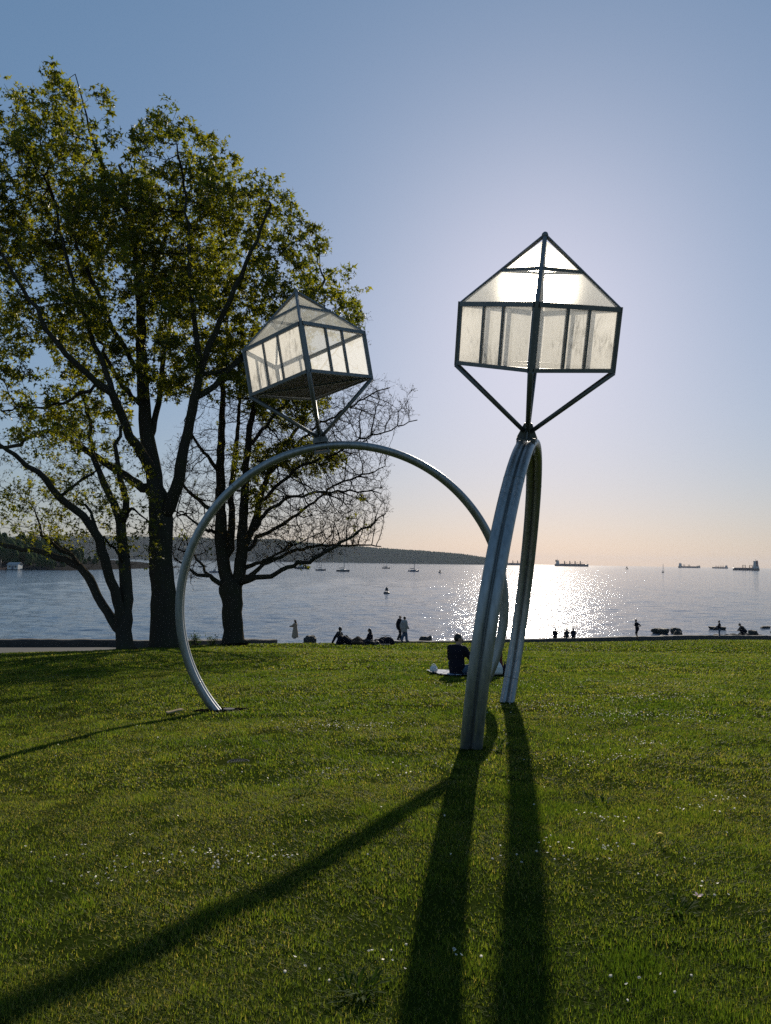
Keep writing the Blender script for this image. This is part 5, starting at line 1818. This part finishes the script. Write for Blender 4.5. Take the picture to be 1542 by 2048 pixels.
def sailboat(label, loc, heading, L, hull_mat, furled=True, mast=True):
    root = thing('sailboat' if mast else 'motor_boat', label, 'boat', loc, R_(90 - heading), 'boats moored in the bay')
    MB().loft(hull_rings(L, L * .29, L * .11, .5, .25, .35)).build('hull', hull_mat, root, True, local=True)
    d = L * .11
    mb = MB()
    mb.loft([[Vector((L * x, y * L * w, d + L * z)) for y, z in ((-.085, 0), (-.075, h), (.075, h), (.085, 0))] for x, w, h in ((-.22, 1, .055), (-.05, 1, .06), (.12, .8, .055), (.22, .45, .012))])
    cab = mb.build('cabin', MAT_HULL_W, root, False, local=True)
    for s in (-1, 1):
        MB().box((-.02 * L, s * .081 * L, d + .03 * L), (.2 * L, .01 * L, .018 * L)).build('window', MAT_GLASS, cab, False, local=True)
    if mast:
        mst = MB().tube([(.08 * L, 0, d), (.08 * L, 0, d + L * 1.22)], [L * .020, L * .014], 6).build('mast', MAT_MAST, root, True, local=True)
        MB().tube([(.08 * L, 0, d + .14 * L), (-.34 * L, 0, d + .13 * L)], L * .010, 6).build('boom', MAT_MAST, mst, True, local=True)
        MB().tube([(.05 * L, 0, d + .165 * L), (-.1 * L, 0, d + .165 * L), (-.33 * L, 0, d + .15 * L)], [L * .022, L * .026, L * .012], 6).build('furled_sail', CLOTH['navy'], root, True, local=True)
        for q in ((.49 * L, 0, d * 1.3), (-.48 * L, 0, d), (.06 * L, .13 * L, d), (.06 * L, -.13 * L, d)):
            MB().tube([(.08 * L, 0, d + L * 1.2), q], L * .005, 3).build('stay', MAT_MAST, mst, False, local=True)
    else:
        mb = MB()
        mb.loft([[Vector((L * x, y * L, d + L * z)) for y, z in ((-.10, .05), (-.085, .17), (.085, .17), (.10, .05))] for x in (-.12, -.05, .10)])
        mb.build('wheelhouse', MAT_HULL_W, root, False, local=True)
        MB().box((.105 * L, 0, d + .12 * L), (.012 * L, .15 * L, .05 * L)).build('window', MAT_GLASS, root, False, local=True)
        MB().tube([(-.05 * L, 0, d + .17 * L), (-.05 * L, 0, d + .42 * L)], L * .008, 5).build('mast', MAT_MAST, root, True, local=True)
        MB().box((-.3 * L, 0, d + .06 * L), (.02 * L, .2 * L, .10 * L)).build('transom_rail', MAT_MAST, root, False, local=True)
    return root
sailboat('dark-hulled sailboat moored alone, rightmost of the small boats', (28.3, 724, 0), 70, 11.0, MAT_HULL_B)
sailboat('small distant sailboat moored beyond the others, second from the right', (1.9, 1000, 0), 80, 11.0, MAT_HULL_D)
sailboat('longest moored sailboat, sail furled along its boom, below the bare twigs', (-36.1, 645, 0), 95, 11.5, MAT_HULL_D)
sailboat('low sailboat moored left of the longest sailboat', (-59.3, 688, 0), 85, 9.6, MAT_HULL_D)
sailboat('stout motor boat with a raised wheelhouse moored under the bare branches', (-89, 800, 0), 100, 16.5, MAT_HULL_D, mast=False)
sailboat('small motor boat seen between the forked trunk and the steel ring', (-114, 499, 0), 95, 7.5, MAT_HULL_B, mast=False)
sailboat('faint little sailboat between the thick trunk and the steel ring', (-202, 823, 0), 75, 9.5, MAT_HULL_D)
sailboat('slim sailing yacht with a bare mast far out to the right of the freighters', (402.7, 1073, 0), 30, 10.0, MAT_HULL_D)

def buoy(label, loc, s):
    root = thing('channel_buoy', label, 'buoy', loc, 0, 'channel buoys')
    mb = MB(); lathe(mb, [(s * .25, -.3 * s), (s * .46, -.05 * s), (s * .48, .12 * s), (s * .36, .22 * s), (s * .1, .26 * s)], n=16); mb.build('float', MAT_HULL_D, root, True, local=True)
    for q in range(4):
        a = q * math.pi / 2 + .4
        MB().tube([(s * .3 * math.cos(a), s * .3 * math.sin(a), .2 * s), (s * .15 * math.cos(a), s * .15 * math.sin(a), .82 * s)], .03 * s, 5).build('strut', MAT_HULL_D, root, True, local=True)
    mb = MB(); lathe(mb, [(s * .22, .40 * s), (s * .17, .84 * s), (s * .02, .86 * s)], n=12); mb.build('daymark', MAT_HULL_D, root, False, local=True)
    mb = MB(); lathe(mb, [(s * .06, .86 * s), (s * .07, .98 * s), (s * .02, 1.02 * s)], n=10); mb.build('lantern', MAT_GLASS, root, True, local=True)
buoy('dark channel buoy afloat in mid water left of the glitter', (.7, 211.8, 0), 1.95)
buoy('small distant channel buoy close by the hill point', (48.5, 649, 0), 3.1)
buoy('tiny buoy far out between the long freighter and the bare-masted yacht', (640, 1960, 0), 8.0)

def freighter(label, loc, heading, L, gear=4, hull_mat=None, deck=1.0):
    root = thing('cargo_ship', label, 'ship', loc, R_(90 - heading), 'cargo ships at anchor')
    B, D = L * .155, L * .062
    MB().loft(hull_rings(L, B, D, .14, .10, .35, 40)).build('hull', hull_mat or MAT_HULL_D, root, True, local=True)
    MB().loft([[p + Vector((0, 0, .02 * L - p.z)) if 0 else Vector((p.x, p.y * 1.004, (-.1 * D, .18 * D)[int(j in (0, 5))])) for j, p in enumerate(r)] for r in hull_rings(L, B, D, .14, .10, .35, 20)]).build('boot_stripe', MAT_HULL_R, root, True, local=True)
    z = D
    xa = -.415 * L
    for w, l, h in ((.92, .10, .032), (.80, .085, .03), (.72, .075, .03), (.70, .065, .026)):
        h *= deck
        dh = MB().box((xa, 0, z + h * L / 2), (l * L, w * B, h * L)).build('deck_house', MAT_DECK, root, False, local=True)
        MB().box((xa + l * L / 2 + .0005 * L, 0, z + h * L * .6), (.002 * L, w * B * .85, h * L * .28)).build('window', MAT_GLASS, dh, False, local=True)
        z += h * L
    MB().box((xa + .012 * L, 0, z - .011 * L), (.035 * L, B * 1.02, .014 * L)).build('bridge_wing', MAT_DECK, root, False, local=True)
    mb = MB(); lathe(mb, [(.022 * L, D + .07 * L), (.020 * L, z + .014 * L), (.015 * L, z + .016 * L)], (xa - .045 * L, 0, 0), 12); mb.build('funnel', MAT_HULL_R, root, True, local=True)
    MB().tube([(xa, 0, z), (xa, 0, z + .055 * L)], [.005 * L, .003 * L], 6).build('mast', MAT_MAST, root, True, local=True)
    MB().box((xa, 0, z + .036 * L), (.006 * L, .05 * L, .004 * L)).build('radar_bar', MAT_MAST, root, False, local=True)
    MB().tube([(.46 * L, 0, D * 1.2), (.46 * L, 0, D + .11 * L)], [.004 * L, .002 * L], 6).build('foremast', MAT_MAST, root, True, local=True)
    xs = [-.285 + i * .155 for i in range(5)]
    for x in xs:
        mb = MB(); mb.loft([[Vector((x * L + sx * .058 * L * k, sy * B * .34 * k, D + zz * L)) for sx, sy in ((-1, -1), (1, -1), (1, 1), (-1, 1))] for k, zz in ((1, 0), (1, .012), (.9, .018))])
        mb.build('hatch_cover', MAT_HULL_R, root, False, local=True)
    for i in range(gear):
        x = (xs[0] + .0775 + i * .155) * L if gear == 4 else (xs[0] + .06 + i * .27) * L
        for s in (-1, 1):                      # goal-post cranes
            MB().tube([(x, s * B * .30, D), (x, s * B * .30, D + .105 * L)], [.0125 * L, .009 * L], 6).build('kingpost', MAT_BUFF, root, True, local=True)
        MB().box((x, 0, D + .088 * L), (.009 * L, B * .6, .009 * L)).build('crane_beam', MAT_BUFF, root, False, local=True)
        MB().tube([(x + .008 * L, 0, D + .03 * L), (x + .085 * L, 0, D + .065 * L)], .0045 * L, 5).build('derrick', MAT_BUFF, root, True, local=True)
    return root
freighter('long cargo ship with buff cranes at anchor in the bright sun glitter', (1008, 4000, 0), 97, 178)
freighter('cargo ship mostly hidden behind the edge-on steel ring', (815, 4500, 0), 95, 180)
freighter('large dark ship seen from astern, nearest of the anchored ships', (1152, 2370, 0), 342, 105, 2, deck=1.9)
freighter('ship with a tall deckhouse in the left pair on the far horizon', (2190, 5350, 0), 143, 150, 2, deck=1.3)
freighter('ship half hidden behind the tall deckhouse ship on the horizon', (2430, 5750, 0), 215, 100, 4)
freighter('slender cargo ship with three crane posts between the paired ships and the nearest dark ship', (2260, 5000, 0), 262, 112, 4)

# ------------------------------------------------------------------ boathouse and boats at the headland
root = thing('boathouse', 'small pale boathouse at the waterline of the wooded headland', 'building', (-238, 478, 0))
x0, y0 = 0, 0
MB().hexa([(-3.4, -3, .4), (3.4, -3, .4), (3.4, 3, .4), (-3.4, 3, .4), (-3.4, -3, 3.4), (3.4, -3, 3.4), (3.4, 3, 3.4), (-3.4, 3, 3.4)]).build('wall', MAT_HULL_W, root, False, local=True)
mb = MB(); mb.loft([[Vector((x, -3.5, 3.3)), Vector((x, 0, 4.9)), Vector((x, 3.5, 3.3)), Vector((x, 0, 4.6))] for x in (-3.8, 3.8)]); mb.build('roof', MAT_MAST, root, False, local=True)
for x in (-1.9, 1.9): MB().box((x, -3.03, 2.1), (1.3, .06, 1.0)).build('window', MAT_GLASS, root, False, local=True)
MB().box((0, -3.03, 1.5), (1.2, .06, 2.1)).build('door', MAT_HULL_B, root, False, local=True)
for x in (-3, 0, 3): MB().tube([(x, -2.8, -1.5), (x, -2.8, .5)], .18, 6).build('pile', MAT_BARK, root, False, local=True)
def hulk(label, loc, L, heading):
    root = thing('fishing_boat', label, 'boat', loc, R_(90 - heading), 'boats beside the headland')
    MB().loft(hull_rings(L, L * .3, L * .14, .4, .2, .5)).build('hull', simple_mat('faded_orange_paint', (.42, .20, .12), .7, .2, 1), root, True, local=True)
    MB().box((-.15 * L, 0, L * .24), (.22 * L, .18 * L, .2 * L)).build('wheelhouse', MAT_HULL_W, root, False, local=True)
    MB().tube([(.1 * L, 0, .1 * L), (.1 * L, 0, .75 * L)], .012 * L, 5).build('mast', MAT_MAST, root, True, local=True)
    MB().box((-.15 * L, 0, L * .36), (.26 * L, .21 * L, .02 * L)).build('wheelhouse_roof', MAT_HULL_R, root, False, local=True)
hulk('faded orange fishing boat lying beside the boathouse', (-247, 476, 0), 8.5, 80)
hulk('second fishing boat farther from the boathouse, near the frame edge', (-256, 477, 0), 8, 100)
# ------------------------------------------------------------------ sea haze
hz = MB().box((0, 7200, 88.25), (27000, 16600, 183.5))
hzm = bpy.data.materials.new('haze_air')
hzm.use_nodes = True
hzm.node_tree.nodes.clear()
_o = hzm.node_tree.nodes.new('ShaderNodeOutputMaterial')
_v = hzm.node_tree.nodes.new('ShaderNodeVolumePrincipled')
_v.inputs['Color'].default_value = (0.72, 0.82, 1.0, 1)
_v.inputs['Density'].default_value = 0.000027
_v.inputs['Anisotropy'].default_value = 0.1
hzm.node_tree.links.new(_v.outputs[0], _o.inputs['Volume'])
tag(hz.build('haze', hzm), kind='stuff')
